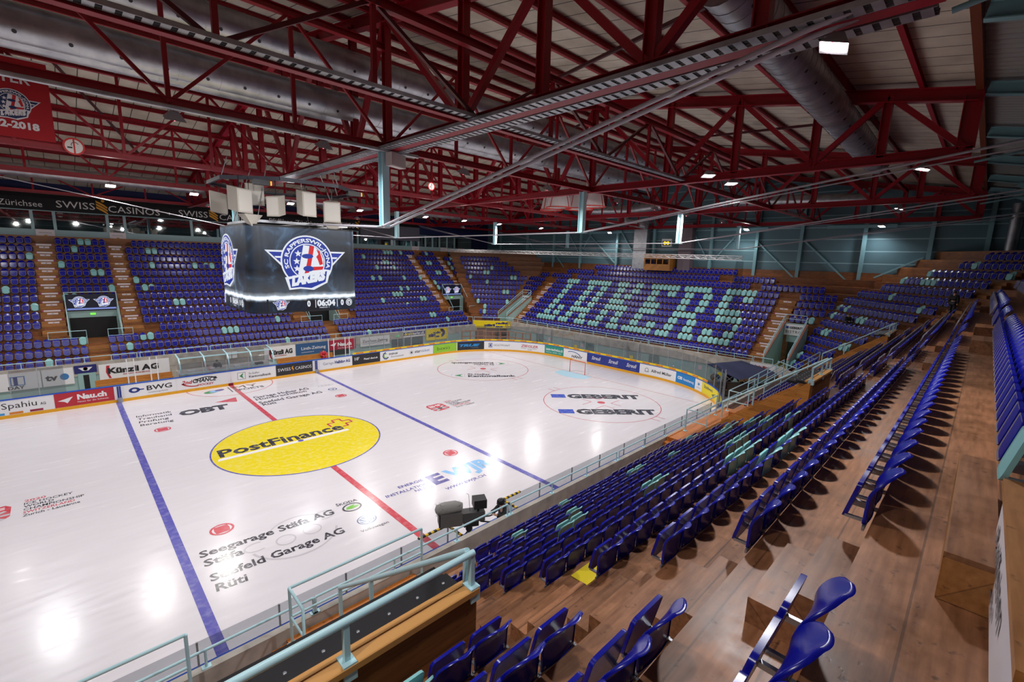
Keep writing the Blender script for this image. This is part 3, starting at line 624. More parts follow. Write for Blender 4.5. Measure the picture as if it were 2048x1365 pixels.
mb = MB()
L('GEBERIT', (18.94, -4.57), (23.34, -8.55), 1.0, 0, mb, bold=.06); L('GEBERIT', (16.45, -7.45), (20.92, -11.35), 1.0, 0, mb, bold=.06)
for (ax, ay), (bx, by) in (((18.0, -3.7), (18.85, -4.45)), ((15.53, -6.55), (16.35, -7.3))):
    u = Vector((bx - ax, by - ay, 0)); v = Vector((-u.y, u.x, 0)); o_ = Vector((ax, ay, .004)); mb.add([o_, o_ + u, o_ + u + v * .82, o_ + v * .82], [(0, 1, 2, 3)], 1)
mb.build('sponsor_lettering', [I_blk, I_geb], ice, label='GEBERIT twice across the near faceoff circle')
mb = MB()
for fl_ in (1, -1):
    c = Vector((19.75, 7, 0)) if fl_ == 1 else Vector((19.75, 7, 0))
    def q_(x, y): return ((x - 19.75) * fl_ + 19.75, (y - 6.95) * fl_ + 6.95)
    L('Kantonalbank', q_(16.82, 5.39), q_(20.39, 2.77), .62, 0, mb, bold=.04); L('St.Galler', q_(17.27, 6.06), q_(18.92, 4.66), .5, 0, mb, bold=.03)
    a = Vector((*q_(15.6, 6.3), .004)); bq = Vector((*q_(16.55, 5.55), .004)); u = (bq - a); v = Vector((-u.y, u.x, 0))
    for t0, t1 in (((0, 0), (1, 0)), ((1, 0), (1, 1)), ((1, 1), (0, 1)), ((0, 1), (0, 0))): mb.beam(a + u * t0[0] + v * t0[1], a + u * t1[0] + v * t1[1], .05, .002, (0, 0, 1), 2)
    mb.add([a + u * .2 + v * .5, a + u * .85 + v * .1, a + u * .65 + v * .5, a + u * .85 + v * .9], [(0, 1, 2, 3)], 1)
mb.build('sponsor_lettering', [I_blk, I_grn, I_gry], ice, label='St.Galler Kantonalbank lettering facing both ways in the far circle')
mb = MB(); L('MY', (-.06, 13.78), (1.7, 13.78), .8, 0, mb, bold=.0); L('SPORTS', (-.15, 13.1), (1.94, 13.1), .5, 0, mb, bold=.03); mb.beam((-.35, 13.0, .004), (-.35, 14.6, .004), .08, .002)
for i, c in enumerate((1, 2, 3)): mb.add(*fl(disc(20), -1.6 + .3 * i, 14.05 + .1 * (i - 1), .004 + .001 * i, 20, .5 - .08 * i, .38 - .06 * i), c)
mb.build('sponsor_lettering', [I_blk, I_grn, I_sky, I_pur], ice, label='MY SPORTS lettering in the referee crease')
mb = MB()
L('Garage Huber AG', (.38, 10.2), (4.4, 10.25), .55, 0, mb, bold=.02); L('Hombrechtikon', (.37, 9.6), (4.0, 9.65), .5, 0, mb, bold=.02); L('Seefeld Garage AG', (.32, 8.62), (4.83, 8.64), .55, 0, mb, bold=.02); L('Rüti', (.37, 8.05), (1.26, 8.05), .5, 0, mb, bold=.02)
for i in range(4): mb.add(*fl(ring(20, .75, 1), 5.4 + .28 * i, 10.5, .004, 0, .22), 1)
mb.add(*fl(ring(24, .75, 1), 5.8, 9.1, .004, 0, .35), 2); mb.add(*fl(poly([(-.5, .5), (0, -.6), (.5, .5), (0, 0)]), 5.8, 9.1, .004, 0, .35), 2); L('Volkswagen', (5.2, 8.45), (6.4, 8.45), .15, 1, mb)
mb.add(*fl(ring(30, 1.1, 1.17, 190, 350), 3.1, 9.6, .0035), 3)
mb.build('sponsor_lettering', [I_blk, I_gry, I_vw, I_gry], ice, label='Garage Huber and Seefeld Garage lettering near the far boards')
# ---------------- boards ----------------
bd = empty('dasher_boards', (0, 0, 0), label='white hockey boards with sponsor panels, blue cap and yellow kick strip around the ice', cat='boards')
mb = MB(); slab(mb, -24, SL + 46, 0.2, 1.17, .0, .1); mb.build('board_wall', C_(232, 230, 234, .3), bd)
mb = MB(); slab(mb, -24, SL + 46, 0., .21, -.015, .1); mb.build('kick_strip', M_yel, bd)
mb = MB(); slab(mb, -24, SL + 46, 1.17, 1.23, -.02, .14); mb.build('cap_rail', M_bluecap, bd)
ADO = -.006
def ad(s0, s1, bg, items, label):
    mats = [bg]; mb = MB(); strip(mb, s0, s1, .22, 1.165, ADO)
    def idx(m_):
        if m_ not in mats: mats.append(m_)
        return mats.index(m_)
    for it in items:
        kind, m_ = it[0], it[1]
        if kind == 't':          # text, x0, width, z0, cap height, kwargs
            _, _, s, x0, w_, z0, h, kw = it; vs, fs = text(s, **kw)
            mb.add([(*bpath(s0 + x0 + p[0] * w_, ADO - .004), z0 + p[1] * h) for p in vs], fs, idx(m_))
        else:
            _, _, shp, x0, z0, sx, sz = it; vs, fs = shp
            mb.add([(*bpath(s0 + x0 + p[0] * sx, ADO - (.008 if kind == 'S' else .004)), z0 + p[1] * sz) for p in vs], fs, idx(m_))
    mb.build('advert_panel', mats, bd, label=label)
K = dict
WH, BK = C_(238, 238, 240), C_(40, 38, 42); NV = C_(30, 52, 130); RD = C_(190, 40, 55); GR = C_(40, 140, 80); GY = C_(120, 120, 124)
ad(-14.5, -10.2, WH, [('t', BK, 'Spahiu', 2.0, 1.55, .62, .38, K(bold=.0)), ('t', BK, 'AG', 3.7, .25, .62, .16, K()), ('s', C_(60, 150, 210), rect(0, 0, 1, 1), 1.6, .24, .5, .14), ('s', C_(220, 130, 40), rect(0, 0, 1, 1), 2.3, .24, .6, .14), ('s', C_(150, 30, 60), rect(0, 0, 1, 1), 3.2, .24, .6, .14)], 'white Spahiu AG panel')
ad(-10.15, -7.15, RD, [('t', WH, 'Nau.ch', 1.1, 1.5, .62, .34, K(bold=.05)), ('t', WH, 'News für die Schweiz.', 1.1, 1.6, .4, .11, K(bold=.0)), ('s', WH, poly([(0, .5), (1, 1), (.6, 0), (.42, .3)]), .15, .45, .75, .42)], 'red Nau.ch panel with paper plane')
ad(-6.6, -3.6, WH, [('t', BK, 'BWG', 1.25, 1.5, .58, .34, K(bold=.02)), ('s', NV, ring(24, .45, 1, 0, 360), .55, .72, .32, .2), ('s', NV, rect(0, 0, 1, 1), .8, .68, .3, .08), ('t', GY, 'Versicherungs-Partner', 1.3, 1.2, .38, .07, K())], 'white BWG panel')
ad(-3.55, .0, WH, [('t', RD, '2nd', .3, .7, .62, .28, K(bold=.03, shear=.25)), ('t', BK, 'CHANCE', 1.0, 1.6, .64, .3, K(bold=.04, shear=.25)), ('t', RD, 'HOCKEY', 1.3, 1.1, .36, .16, K(bold=.03, shear=.2)), ('s', BK, ring(20, .88, 1, 40, 140), 1.9, .45, 1.0, .58), ('s', RD, ring(20, .85, 1, 200, 280), 1.2, .85, 1.0, .5)], 'white 2nd CHANCE HOCKEY panel')
ad(.05, 3.4, WH, [('t', BK, 'St.Galler', 1.3, .8, .72, .17, K(bold=.0)), ('t', BK, 'Kantonalbank', 1.3, 1.7, .44, .19, K(bold=.02)), ('s', GY, ring(4, .9, 1, 45, 405), .75, .68, .42, .42), ('s', GR, poly([(-.5, 0), (.5, .8), (.2, 0), (.5, -.8)]), .75, .68, .32, .3)], 'white St.Galler Kantonalbank panel')
ad(3.45, 6.55, BK, [('t', WH, 'SWISS', .15, 1.05, .58, .27, K(bold=.0)), ('t', WH, 'CASINOS', 1.6, 1.4, .58, .27, K(bold=.0)), ('s', C_(226, 150, 40), poly([(-.4, .6), (.3, 1), (.1, .3), (.5, -.2), (-.1, -1), (.1, -.3), (-.5, 0)]), 1.38, .7, .2, .26)], 'black SWISS CASINOS panel')
ad(7.2, 10.3, WH, [('t', NV, 'Garage', .3, 1.0, .62, .25, K(bold=-.01)), ('t', NV, 'Helbling AG', 1.4, 1.5, .62, .27, K(bold=.04))], 'white Garage Helbling AG panel')
ad(10.32, 13.25, BK, [('t', WH, "10'", .25, .45, .65, .28, K(bold=.02)), ('t', WH, 'Pizza? dieci.ch', 1.2, 1.45, .6, .17, K(bold=.03))], 'black Pizza? dieci.ch panel')
ad(13.3, 16.3, WH, [('t', BK, 'ENERGIE', .95, 1.0, .74, .17, K(bold=.03)), ('t', BK, 'ZürichseeLinth', 1.15, 1.5, .45, .17, K(bold=.0)), ('s', NV, ring(5, .7, 1, 90, 330), .6, .7, .38, .4), ('s', C_(130, 190, 60), ring(5, .45, .65, 60, 320), .6, .7, .38, .4)], 'white ENERGIE ZürichseeLinth panel')
ad(16.3, 19.6, WH, [('t', BK, 'star', 1.0, .75, .58, .3, K(bold=.02)), ('t', C_(50, 110, 170), 'ticket', 1.78, 1.1, .58, .3, K(bold=.0))] + [('s', BK, poly([(math.cos(a) * 1, math.sin(a)), (math.cos(a + 1.7) * .08, math.sin(a + 1.7) * .08), (math.cos(a - 1.7) * .08, math.sin(a - 1.7) * .08)]), .6, .68, .4, .36) for a in [math.pi / 4 * i for i in range(8)]], 'white starticket panel')
ad(19.65, 22.75, C_(150, 205, 50), [('t', BK, 'bexio', .55, 1.7, .5, .4, K(bold=-.01))], 'lime green bexio panel')
ad(22.85, 26.1, C_(34, 36, 46), [('t', C_(30, 140, 210), 'TRUE', .25, 2.5, .62, .26, K(bold=.06, shear=.3)), ('t', GY, 'TrueHockey', 1.7, .9, .4, .1, K())], 'black panel with blue TRUE lettering')
ad(26.15, 29.9, WH, [('t', BK, 'HOSTPOINT', 1.1, 1.9, .6, .2, K(bold=.0)), ('s', NV, ring(4, .75, 1, 45, 405), .7, .7, .3, .36), ('S', NV, rect(-1, -1, 1, 1), .7, .7, .1, .12)], 'white HOSTPOINT panel')
ad(29.9, 33.4, WH, [('t', RD, 'ZIEGLER', .55, 2.1, .65, .27, K(bold=.02, shear=.2)), ('t', GY, 'PAPIER  SWISS MADE', .6, 1.9, .48, .07, K()), ('t', BK, 'LOGIN', 1.4, .5, .32, .08, K(bold=.02))], 'white ZIEGLER panel')
ad(33.42, 36.0, C_(40, 150, 130), [('t', WH, 'casa-technica.ch', .15, 2.3, .62, .3, K(bold=.02)), ('t', WH, 'heizung  sanitär  solar', .2, 2.1, .38, .1, K())], 'green casa-technica.ch panel')
ad(36.05, 39.2, WH, [('t', BK, 'HÄNY', 1.1, 1.5, .34, .26, K(bold=.03, shear=.15)), ('s', C_(40, 90, 160), ring(20, .9, 1, 30, 120), 1.2, .3, 1.3, .7)], 'white HÄNY panel behind the goal')
its = []
for i in range(3): its += [('t', WH, 'Streuli', .6 + 2.1 * i, 1.15, .58, .38, K(bold=.01, shear=.4)), ('t', C_(120, 130, 180), 'pharma', 1.1 + 2.1 * i, .6, .36, .09, K())]
ad(39.22, 45.5, C_(40, 54, 140), its, 'long navy panel with Streuli three times')
ad(45.52, 49.4, WH, [('t', BK, 'Alfred Müller', 1.2, 2.2, .55, .27, K(bold=.02)), ('s', BK, ring(12, .8, 1, 0, 360), .75, .68, .2, .2), ('s', BK, rect(-1, -1, 1, -.85), .75, .7, .26, .2)], 'white Alfred Müller panel')
ad(49.42, 51.8, C_(30, 130, 200), [('t', WH, 'CSS', .2, .55, .6, .24, K(bold=.06)), ('t', WH, 'Versicherung', .85, 1.35, .58, .22, K())], 'blue CSS Versicherung panel')
ad(51.82, 52.8, WH, [('s', C_(40, 120, 190), poly([(math.cos(R(a)) * (1 if i % 2 else .35), math.sin(R(a)) * (1 if i % 2 else .35)) for i, a in enumerate(range(0, 360, 30))]), .5, .78, .24, .2), ('t', GY, 'wellness', .2, .6, .45, .07, K())], 'small white panel with blue leaf mark')
ad(52.82, 57.5, C_(240, 220, 30), [('t', C_(50, 60, 90), 'Stadtwerk', .3, 1.6, .72, .26, K()), ('s', C_(90, 110, 90), poly([(-1, -.2), (1, .7), (-.1, -.1), (.2, -.9)]), 2.2, .6, .5, .3)], 'yellow panel at the near corner')
# yellow strip with red lettering on the cap behind the goal
mb = MB(); slab(mb, 10.4, 53.5, 1.23, 1.42, .02, .045, 0)
for i in range(31):
    s = 10.75 + i * 1.4
    vs, fs = text('DENNER', bold=.06); mb.add([(*bpath(s + p[0] * .78, .012), 1.285 + p[1] * .085) for p in vs], fs, 1)
mb.build('cap_banner', [C_(244, 208, 24), C_(214, 60, 40)], bd, label='yellow strip with small red lettering on the board cap')
# bench gates
for s, nm in ((-6.88, 'post'), (6.88, 'post')):
    mb = MB(); x = s; mb.box(x - .28, YC - .03, .2, x + .22, YC + .0, 1.16, 1); mb.box(x - .12, YC - .045, .3, x - .02, YC - .02, 1.15, 2); mb.box(x + .0, YC - .045, .3, x + .1, YC - .02, 1.15, 2)
    mb.box(x - .13, YC - .22, 0, x + .13, YC - .02, .34, 0); mb.build('bench_gate', [M_steel, M_white, NV], bd)
mb = MB(); mb.box(-.17, YC - .03, .0, .17, YC - .014, .21); mb.build('centre_mark', C_(120, 10, 40), bd)
# ---------------- glass ----------------
def glass_run(s0, s1, z1, step, label, top=False, grp='glass'):
    S = srange_(s0, s1, step)
    for i in range(len(S) - 1):
        g = empty('glass_pane', (*bpath(S[i], .05), 1.2), label=label % ORD[i], cat='glass screen', group=grp)
        px, py = bpath(S[i], .05)
        mb = MB(); sub = srange_(S[i] + .02, S[i + 1] - .02, .6); n = len(sub)
        vs = []
        for s in sub: vs += [(bpath(s, .045)[0] - px, bpath(s, .045)[1] - py, .02), (bpath(s, .057)[0] - px, bpath(s, .057)[1] - py, .02), (bpath(s, .057)[0] - px, bpath(s, .057)[1] - py, z1 - 1.2), (bpath(s, .045)[0] - px, bpath(s, .045)[1] - py, z1 - 1.2)]
        fs = [(4 * i_ + j, 4 * i_ + (j + 1) % 4, 4 * i_ + 4 + (j + 1) % 4, 4 * i_ + 4 + j) for i_ in range(n - 1) for j in range(4)] + [(3, 2, 1, 0), tuple(4 * (n - 1) + j for j in range(4))]
        mb.add(vs, fs); mb.build('pane', M_glass, g)
        mb = MB(); mb.box(-.02, -.02, 0, .02, .02, z1 - 1.2); mb.build('post', M_steel if z1 > 2.2 else M_steel, g)
glass_run(10.6, 35.7, 3.0, 1.65, 'tall clear rink screen on the boards, %s from the right player bench toward the corner', grp='clear rink screens')
glass_run(35.7, 61.0, 3.0, 1.65, 'tall clear rink screen behind the goal, %s from the far corner', grp='clear rink screens')
glass_run(SL + .2, SL + CX - 1.88, 1.9, 2.08, 'low clear screen along the near boards, %s from the goal corner', grp='low rink screens')
glass_run(SL + CX + .63, SL + CX + 9.5, 1.9, 2.2, 'low clear screen left of the camera gap, %s from the gap', grp='low rink screens left')
for a in (-12, ): glass_run(-12, -9.5, 3.0, 1.25, 'tall clear screen left of the Nau.ch panel, %s from the left', grp='bench screens')
glass_run(-3.4, 3.0, 2.2, 1.6, 'clear screen before the timekeepers box, %s from the left', grp='bench screens')
# white gate posts of the benches
for i, s in enumerate((-6.3, -5.9, -5.0, -4.6, 8.1, 8.6, 9.7, 10.1)):
    mb = MB(); mb.box(s - .03, YC + .03, 1.2, s + .03, YC + .08, 3.0); mb.build('gate_post', M_white, label='thin white gate post on the boards, %s from the left' % ORD[i], cat='post', group='bench gate posts')
# corner gates: tall steel frames at the end and near corner
for i, (s0, s1) in enumerate(((33.0, 34.3), (43.9, 45.4), (57.4, 58.6), (59.6, 60.8))):
    mb = MB()
    for s in (s0, s0 + .14, s1 - .14, s1): p = bpath(s, .1); mb.tube([(p[0], p[1], 1.2), (p[0], p[1], 3.25)], .028, 6)
    p, q = bpath(s0, .1), bpath(s0 + .14, .1); mb.tube([(p[0], p[1], 3.25), (q[0], q[1], 3.25)], .028, 6); p, q = bpath(s1 - .14, .1), bpath(s1, .1); mb.tube([(p[0], p[1], 3.25), (q[0], q[1], 3.25)], .028, 6)
    mb.build('screen_gate', M_steel, label='tall steel gate frame on the boards, %s from the left' % ORD[i], cat='gate', group='screen gates')
# ---------------- walls ----------------
def struct(mb, name, m, **k): return mb.build(name, m, kind='structure', **k)
mb = MB(); mb.box(-40, -45, -.35, 60, 50, -.12); struct(mb, 'floor', M_conc)
# end wall: horizontal metal cassettes with pale ribs
m = mat('metal_wall', (96, 132, 142), .5); N, L_, b = nodes(m)
tc = N.new('ShaderNodeTexCoord'); sp = N.new('ShaderNodeSeparateXYZ'); L_.new(tc.outputs['Object'], sp.inputs[0])
def striped(m, c1, c2, period, duty, axis='Z', soft=None):
    N, L_, b = nodes(m); tc = N.new('ShaderNodeTexCoord'); sp = N.new('ShaderNodeSeparateXYZ'); L_.new(tc.outputs['Object'], sp.inputs[0])
    d = N.new('ShaderNodeMath'); d.operation = 'DIVIDE'; d.inputs[1].default_value = period; L_.new(sp.outputs[axis], d.inputs[0])
    f = N.new('ShaderNodeMath'); f.operation = 'FRACT'; L_.new(d.outputs[0], f.inputs[0])
    g = N.new('ShaderNodeMath'); g.operation = 'LESS_THAN'; g.inputs[1].default_value = duty; L_.new(f.outputs[0], g.inputs[0])
    mx = N.new('ShaderNodeMix'); mx.data_type = 'RGBA'; L_.new(g.outputs[0], mx.inputs[0]); mx.inputs[6].default_value = lin(c1); mx.inputs[7].default_value = lin(c2)
    d2 = N.new('ShaderNodeMath'); d2.operation = 'DIVIDE'; d2.inputs[1].default_value = period / 6; L_.new(sp.outputs[axis], d2.inputs[0])
    f2 = N.new('ShaderNodeMath'); f2.operation = 'FRACT'; L_.new(d2.outputs[0], f2.inputs[0])
    bp = N.new('ShaderNodeBump'); bp.inputs['Strength'].default_value = .4; bp.inputs['Distance'].default_value = .02; L_.new(f2.outputs[0], bp.inputs['Height']); L_.new(bp.outputs[0], b.inputs['Normal'])
    L_.new(mx.outputs[2], b.inputs['Base Color']); return m
M_mw = striped(mat('metal_wall2', (96, 132, 142), .45), (92, 126, 136), (150, 188, 196), 1.12, .085)
mb = MB(); mb.box(44.5, -36, -.12, 44.9, 36, 22); struct(mb, 'wall_right', M_mw)
mb = MB(); mb.box(-24, 34.6, -.12, 44.5, 34.9, 22); struct(mb, 'wall_far', C_(24, 34, 84, .7))
mb = MB(); mb.box(-24, -35.5, -.12, 44.5, -35.2, 22); struct(mb, 'wall_near', M_mw)
M_deck = mat('roof_deck', (176, 168, 152), .75); N, L_, b = nodes(M_deck)
tc = N.new('ShaderNodeTexCoord'); sp = N.new('ShaderNodeSeparateXYZ'); L_.new(tc.outputs['Object'], sp.inputs[0])
d = N.new('ShaderNodeMath'); d.operation = 'DIVIDE'; d.inputs[1].default_value = .9; L_.new(sp.outputs['X'], d.inputs[0]); f = N.new('ShaderNodeMath'); f.operation = 'FRACT'; L_.new(d.outputs[0], f.inputs[0])
g = N.new('ShaderNodeMath'); g.operation = 'LESS_THAN'; g.inputs[1].default_value = .05; L_.new(f.outputs[0], g.inputs[0])
nz = N.new('ShaderNodeTexNoise'); nz.inputs['Scale'].default_value = .8; nz.inputs['Detail'].default_value = 8; L_.new(tc.outputs['Object'], nz.inputs[0])
cr = N.new('ShaderNodeValToRGB'); cr.color_ramp.elements[0].position = .3; cr.color_ramp.elements[1].position = .7; cr.color_ramp.elements[0].color = lin((176, 166, 150)); cr.color_ramp.elements[1].color = lin((210, 202, 186)); L_.new(nz.outputs[0], cr.inputs[0])
mx = N.new('ShaderNodeMix'); mx.data_type = 'RGBA'; L_.new(g.outputs[0], mx.inputs[0]); L_.new(cr.outputs[0], mx.inputs[6]); mx.inputs[7].default_value = lin((70, 66, 64)); L_.new(mx.outputs[2], b.inputs['Base Color'])
RY = 1.8; RZ = 21.75; SLP = .175
def roofz(y): return RZ - SLP * abs(y - RY)
mb = MB()
for y0, y1 in ((RY, 34.6), (-25.4, RY)):
    za, zb = roofz(y0) + .35, roofz(y1) + .35
    mb.add([(-24, y0, za), (44.5, y0, za), (44.5, y1, zb), (-24, y1, zb), (-24, y0, za + .12), (44.5, y0, za + .12), (44.5, y1, zb + .12), (-24, y1, zb + .12)], [(0, 1, 2, 3)[::-1], (4, 5, 6, 7), (0, 4, 5, 1), (3, 2, 6, 7), (0, 3, 7, 4), (1, 5, 6, 2)])
struct(mb, 'ceiling', M_deck)
# low roof over the near stand: trapezoidal sheet
M_sheet = mat('ribbed_sheet', (150, 152, 150), .5, .2)
mb = MB(); n = 170
vs = []; 
for i in range(n * 4 + 1):
    x = -24 + i * (68.5 / (n * 4)); ph = i % 4; dz = .09 if ph in (1, 2) else 0
    vs += [(x, -25.4, 17.35 + dz), (x, -35.2, 15.45 + dz)]
mb.add(vs, [(2 * i, 2 * i + 1, 2 * i + 3, 2 * i + 2) for i in range(n * 4)]); struct(mb, 'ceiling_low', M_sheet)
mb = MB(); mb.box(-24, -25.5, 17.0, 44.5, -25.3, 17.5); struct(mb, 'trim_1', C_(120, 60, 30))
# end wall columns and braces
for i, y in enumerate((31.0, 24.8, 19.3, 14.3, 8.3, 3.0, -4.1, -8.9, -13.0, -18.1, -22.7, -26.1, -30.5)):
    mb = MB(); mb.ibeam((0, 0, 3), (0, 0, 19.5), .3, .3, .03, (1, 0, 0)); mb.build('wall_column', M_tealst, loc=(44.2, y, 0), label='pale teal steel column against the metal end wall, %s from the far corner' % ORD[i], cat='column', group='end wall columns')
BR = (((30.8, 12.8), (25.0, 9.0)), ((25.6, 14.8), (22.5, 11.2)), ((24.6, 10.8), (19.5, 7.0)), ((19.0, 11.5), (14.5, 7.0)), ((17.0, 15), (14.6, 11.8)), ((14.0, 12.4), (12.5, 14.9)), ((8.1, 15), (5, 10.6)), ((8.6, 10.6), (13.6, 14.9)), ((-3.8, 11.2), (-1.5, 15)), ((-4.4, 11.2), (-7.5, 15)), ((-9.0, 13.2), (-12.8, 9.6)), ((-13.3, 13.3), (-17.4, 9.4)), ((-22.4, 11.9), (-19.2, 10.0)))
for i, (a, b_) in enumerate(BR):
    mb = MB(); mb.beam((44.3, a[0], a[1]), (44.3, b_[0], b_[1]), .14, .14); mb.build('wind_brace', M_tealst, label='slanting teal brace on the end wall, %s from the far corner' % ORD[i], cat='brace', group='end wall braces')
for i, y in enumerate((10.2, -7.3, -17.7)):
    mb = MB(); mb.beam((44.0, y - 2.6, 14.6), (44.0, y + 2.6, 14.6), .12, .3); mb.build('wall_rail', M_tealst, label='short horizontal teal rail high on the end wall, %s from the left' % ORD[i], cat='rail', group='high wall rails')
# ducts risers and booth at the end wall
for i, (y0, y1) in enumerate(((5.3, 3.5), (-.7, -2.2))):
    mb = MB(); mb.box(43.2, y0, 9.8, 44.1, y1, 15.4); 
    for z in np.arange(10.6, 15.2, .8): mb.box(43.17, y0 + .03, z, 44.1, y1 - .03, z + .05)
    mb.build('air_shaft', M_steel if i == 0 else C_(110, 96, 104, .5), label=('silvery square air shaft' if i == 0 else 'dull brown square air shaft') + ' on the end wall', cat='duct')
bt = empty('commentary_booth', (43.4, 1.5, 9.9), label='small wooden commentary booth with windows atop the end stand', cat='booth')
mb = MB(); mb.box(-1, -1.7, 0, .6, 1.7, 1.9); mb.build('cabin', M_pine, bt)
for i in range(4):
    mb = MB(); mb.box(-1.03, -1.5 + .78 * i, .75, -1.0, -.85 + .78 * i, 1.35); mb.build('window_pane', M_dglass, bt)
ck = empty('wall_clock', (43.6, 1.0, 13.2), label='small white box clock with yellow digits on the end wall', cat='clock')
mb = MB(); mb.box(-.12, -.62, -.45, .12, .62, .45); mb.build('housing', M_white, ck); mb = MB(); mb.box(-.13, -.5, -.32, -.12, .5, .2); mb.build('display', M_black, ck)
mb = MB(); puttext(mb, '00', (-.14, .4, -.22), (0, -1, 0), (0, 0, 1), .8, .36, bold=.03); mb.build('digits', mat('yellow_led', (255, 220, 20), .5, emit=(255, 215, 10), es=2.2), ck)
# ---------------- far wall: glazed boxes and banner ----------------
mb = MB(); mb.box(-24, 34.05, 11.2, 41, 34.6, 12.2); struct(mb, 'trim_2', C_(150, 178, 182, .5))
mb = MB(); mb.box(-24, 34.05, 13.82, 41, 34.5, 13.9); struct(mb, 'trim_3', C_(150, 178, 182, .5))
wx = [-16, -12.6, -10.3, -8.85, -5.15, -3.85, 1.7, 7.0, 9.8, 13.5, 15, 20.6, 26.2, 28.95, 30.25, 31.5, 32.78, 34.09, 35.53, 37.01, 40.62]
for i in range(len(wx) - 1):
    a, c = wx[i], wx[i + 1]; wn_ = empty('window_%d' % (i + 1), ((a + c) / 2, 34.2, 12.2)); wn_['kind'] = 'structure'
    wdt = (c - a) / 2
    mb = MB(); mb.box(-wdt - .11, -.1, 0, -wdt + .11, .12, 1.62); mb.build('mullion', C_(160, 190, 194, .45), wn_)
    mb = MB(); mb.box(-wdt + .11, 0, 0, wdt - .11, .03, 1.62); mb.build('pane', M_dglass, wn_)
# rooms behind: dark
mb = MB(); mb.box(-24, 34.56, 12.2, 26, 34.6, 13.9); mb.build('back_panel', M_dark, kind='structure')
bpn = bpy.data.objects[-1] if False else None
lit = mat('lit_room', (230, 190, 120), .8, emit=(230, 176, 90), es=.5)
mb = MB(); mb.box(26.4, 34.5, 12.5, 28.7, 34.55, 13.8); mb.build('window_lit', C_(120, 90, 50), kind='structure')
mb = MB(); mb.box(30.35, 34.5, 12.3, 31.4, 34.55, 13.6); mb.build('window_lit2', lit, kind='structure')
for n_ in ('back_panel', 'window_lit', 'window_lit2'): bpy.data.objects[n_].name = {'back_panel': 'wall_box', 'window_lit': 'window_31', 'window_lit2': 'window_32'}[n_]
bn = empty('banner', (-12, 33.7, 13.9), label='long black banner with SWISS CASINOS lettering above the far windows', cat='banner')
mb = MB(); mb.box(-10, 0, 0, 42, .04, 1.42); mb.build('banner_cloth', C_(24, 22, 24, .8), bn)
mb = MB()
def bt_(s, x0, x1, z, h, **k): puttext(mb, s, (x0 + 12, -.012, z - 13.9), (1, 0, 0), (0, 0, 1), x1 - x0, h, 0, **k)
bt_('-Zürichsee', -12.4, -9.5, 14.15, .5, bold=.0)
for dx in (0, 8.9, 19.0): 
    if dx == 0: bt_('SWISS', -8.6, -5.95, 14.22, .62, bold=.0); bt_('CASINOS', -5.0, -1.0, 14.1, .62, bold=.0)
    elif dx > 10: bt_('SWISS', 17.2, 20.0, 14.22, .62, bold=.0); bt_('CASINOS', 21.0, 25.2, 14.1, .62, bold=.0)
    else: bt_('SWISS', .6, 3.2, 14.22, .62, bold=.0); bt_('CASINOS', 4.3, 8.4, 14.1, .62, bold=.0)
bt_('Pfäffikon-Zürichsee', 9.4, 15.6, 14.2, .5, bold=.0); bt_('+', -.4, 0, 14.2, .3)
mb.build('lettering', C_(226, 220, 220, .6), bn)
mb = MB()
for x in (-5.45, 3.75, 20.5):
    for j in range(3):
        pts = [(-.42, .78 - .27 * j), (-.1, .62 - .27 * j), (.15, .45 - .27 * j), (.42, .2 - .27 * j), (.36, .1 - .27 * j), (.1, .3 - .27 * j), (-.15, .45 - .27 * j), (-.4, .6 - .27 * j)]
        vs, fs = flat((pts, [tuple(range(8))]), (x + 12, -.012, .42), (1, 0, 0), (0, 0, 1)); mb.add(vs, fs)
    vs, fs = flat(disc(14, .13, .13), (x + 12.1, -.012, 1.2), (1, 0, 0), (0, 0, 1)); mb.add(vs, fs)
mb.build('emblem', C_(232, 160, 40, .6), bn)
for i, x in enumerate((-9.55, -4.5, 29.6, 34.8, 38.3)):
    mb = MB(); mb.box(-.62, 0, -.45, .62, .03, .45, 0); puttext(mb, 'EINGANG', (-.4, -.01, .12), (1, 0, 0), (0, 0, 1), .8, .08, 1); vs, fs = flat(disc(12, .12, .12), (0, -.01, -.12), (1, 0, 0), (0, 0, 1)); mb.add(vs, fs, 2)
    mb.build('door_sign', [M_wsign, GY, C_(196, 160, 90)], loc=(x, 33.98, 11.75), label='pale sign plate below the far windows, %s from the left' % ORD[i], cat='sign', group='plates under the far windows')
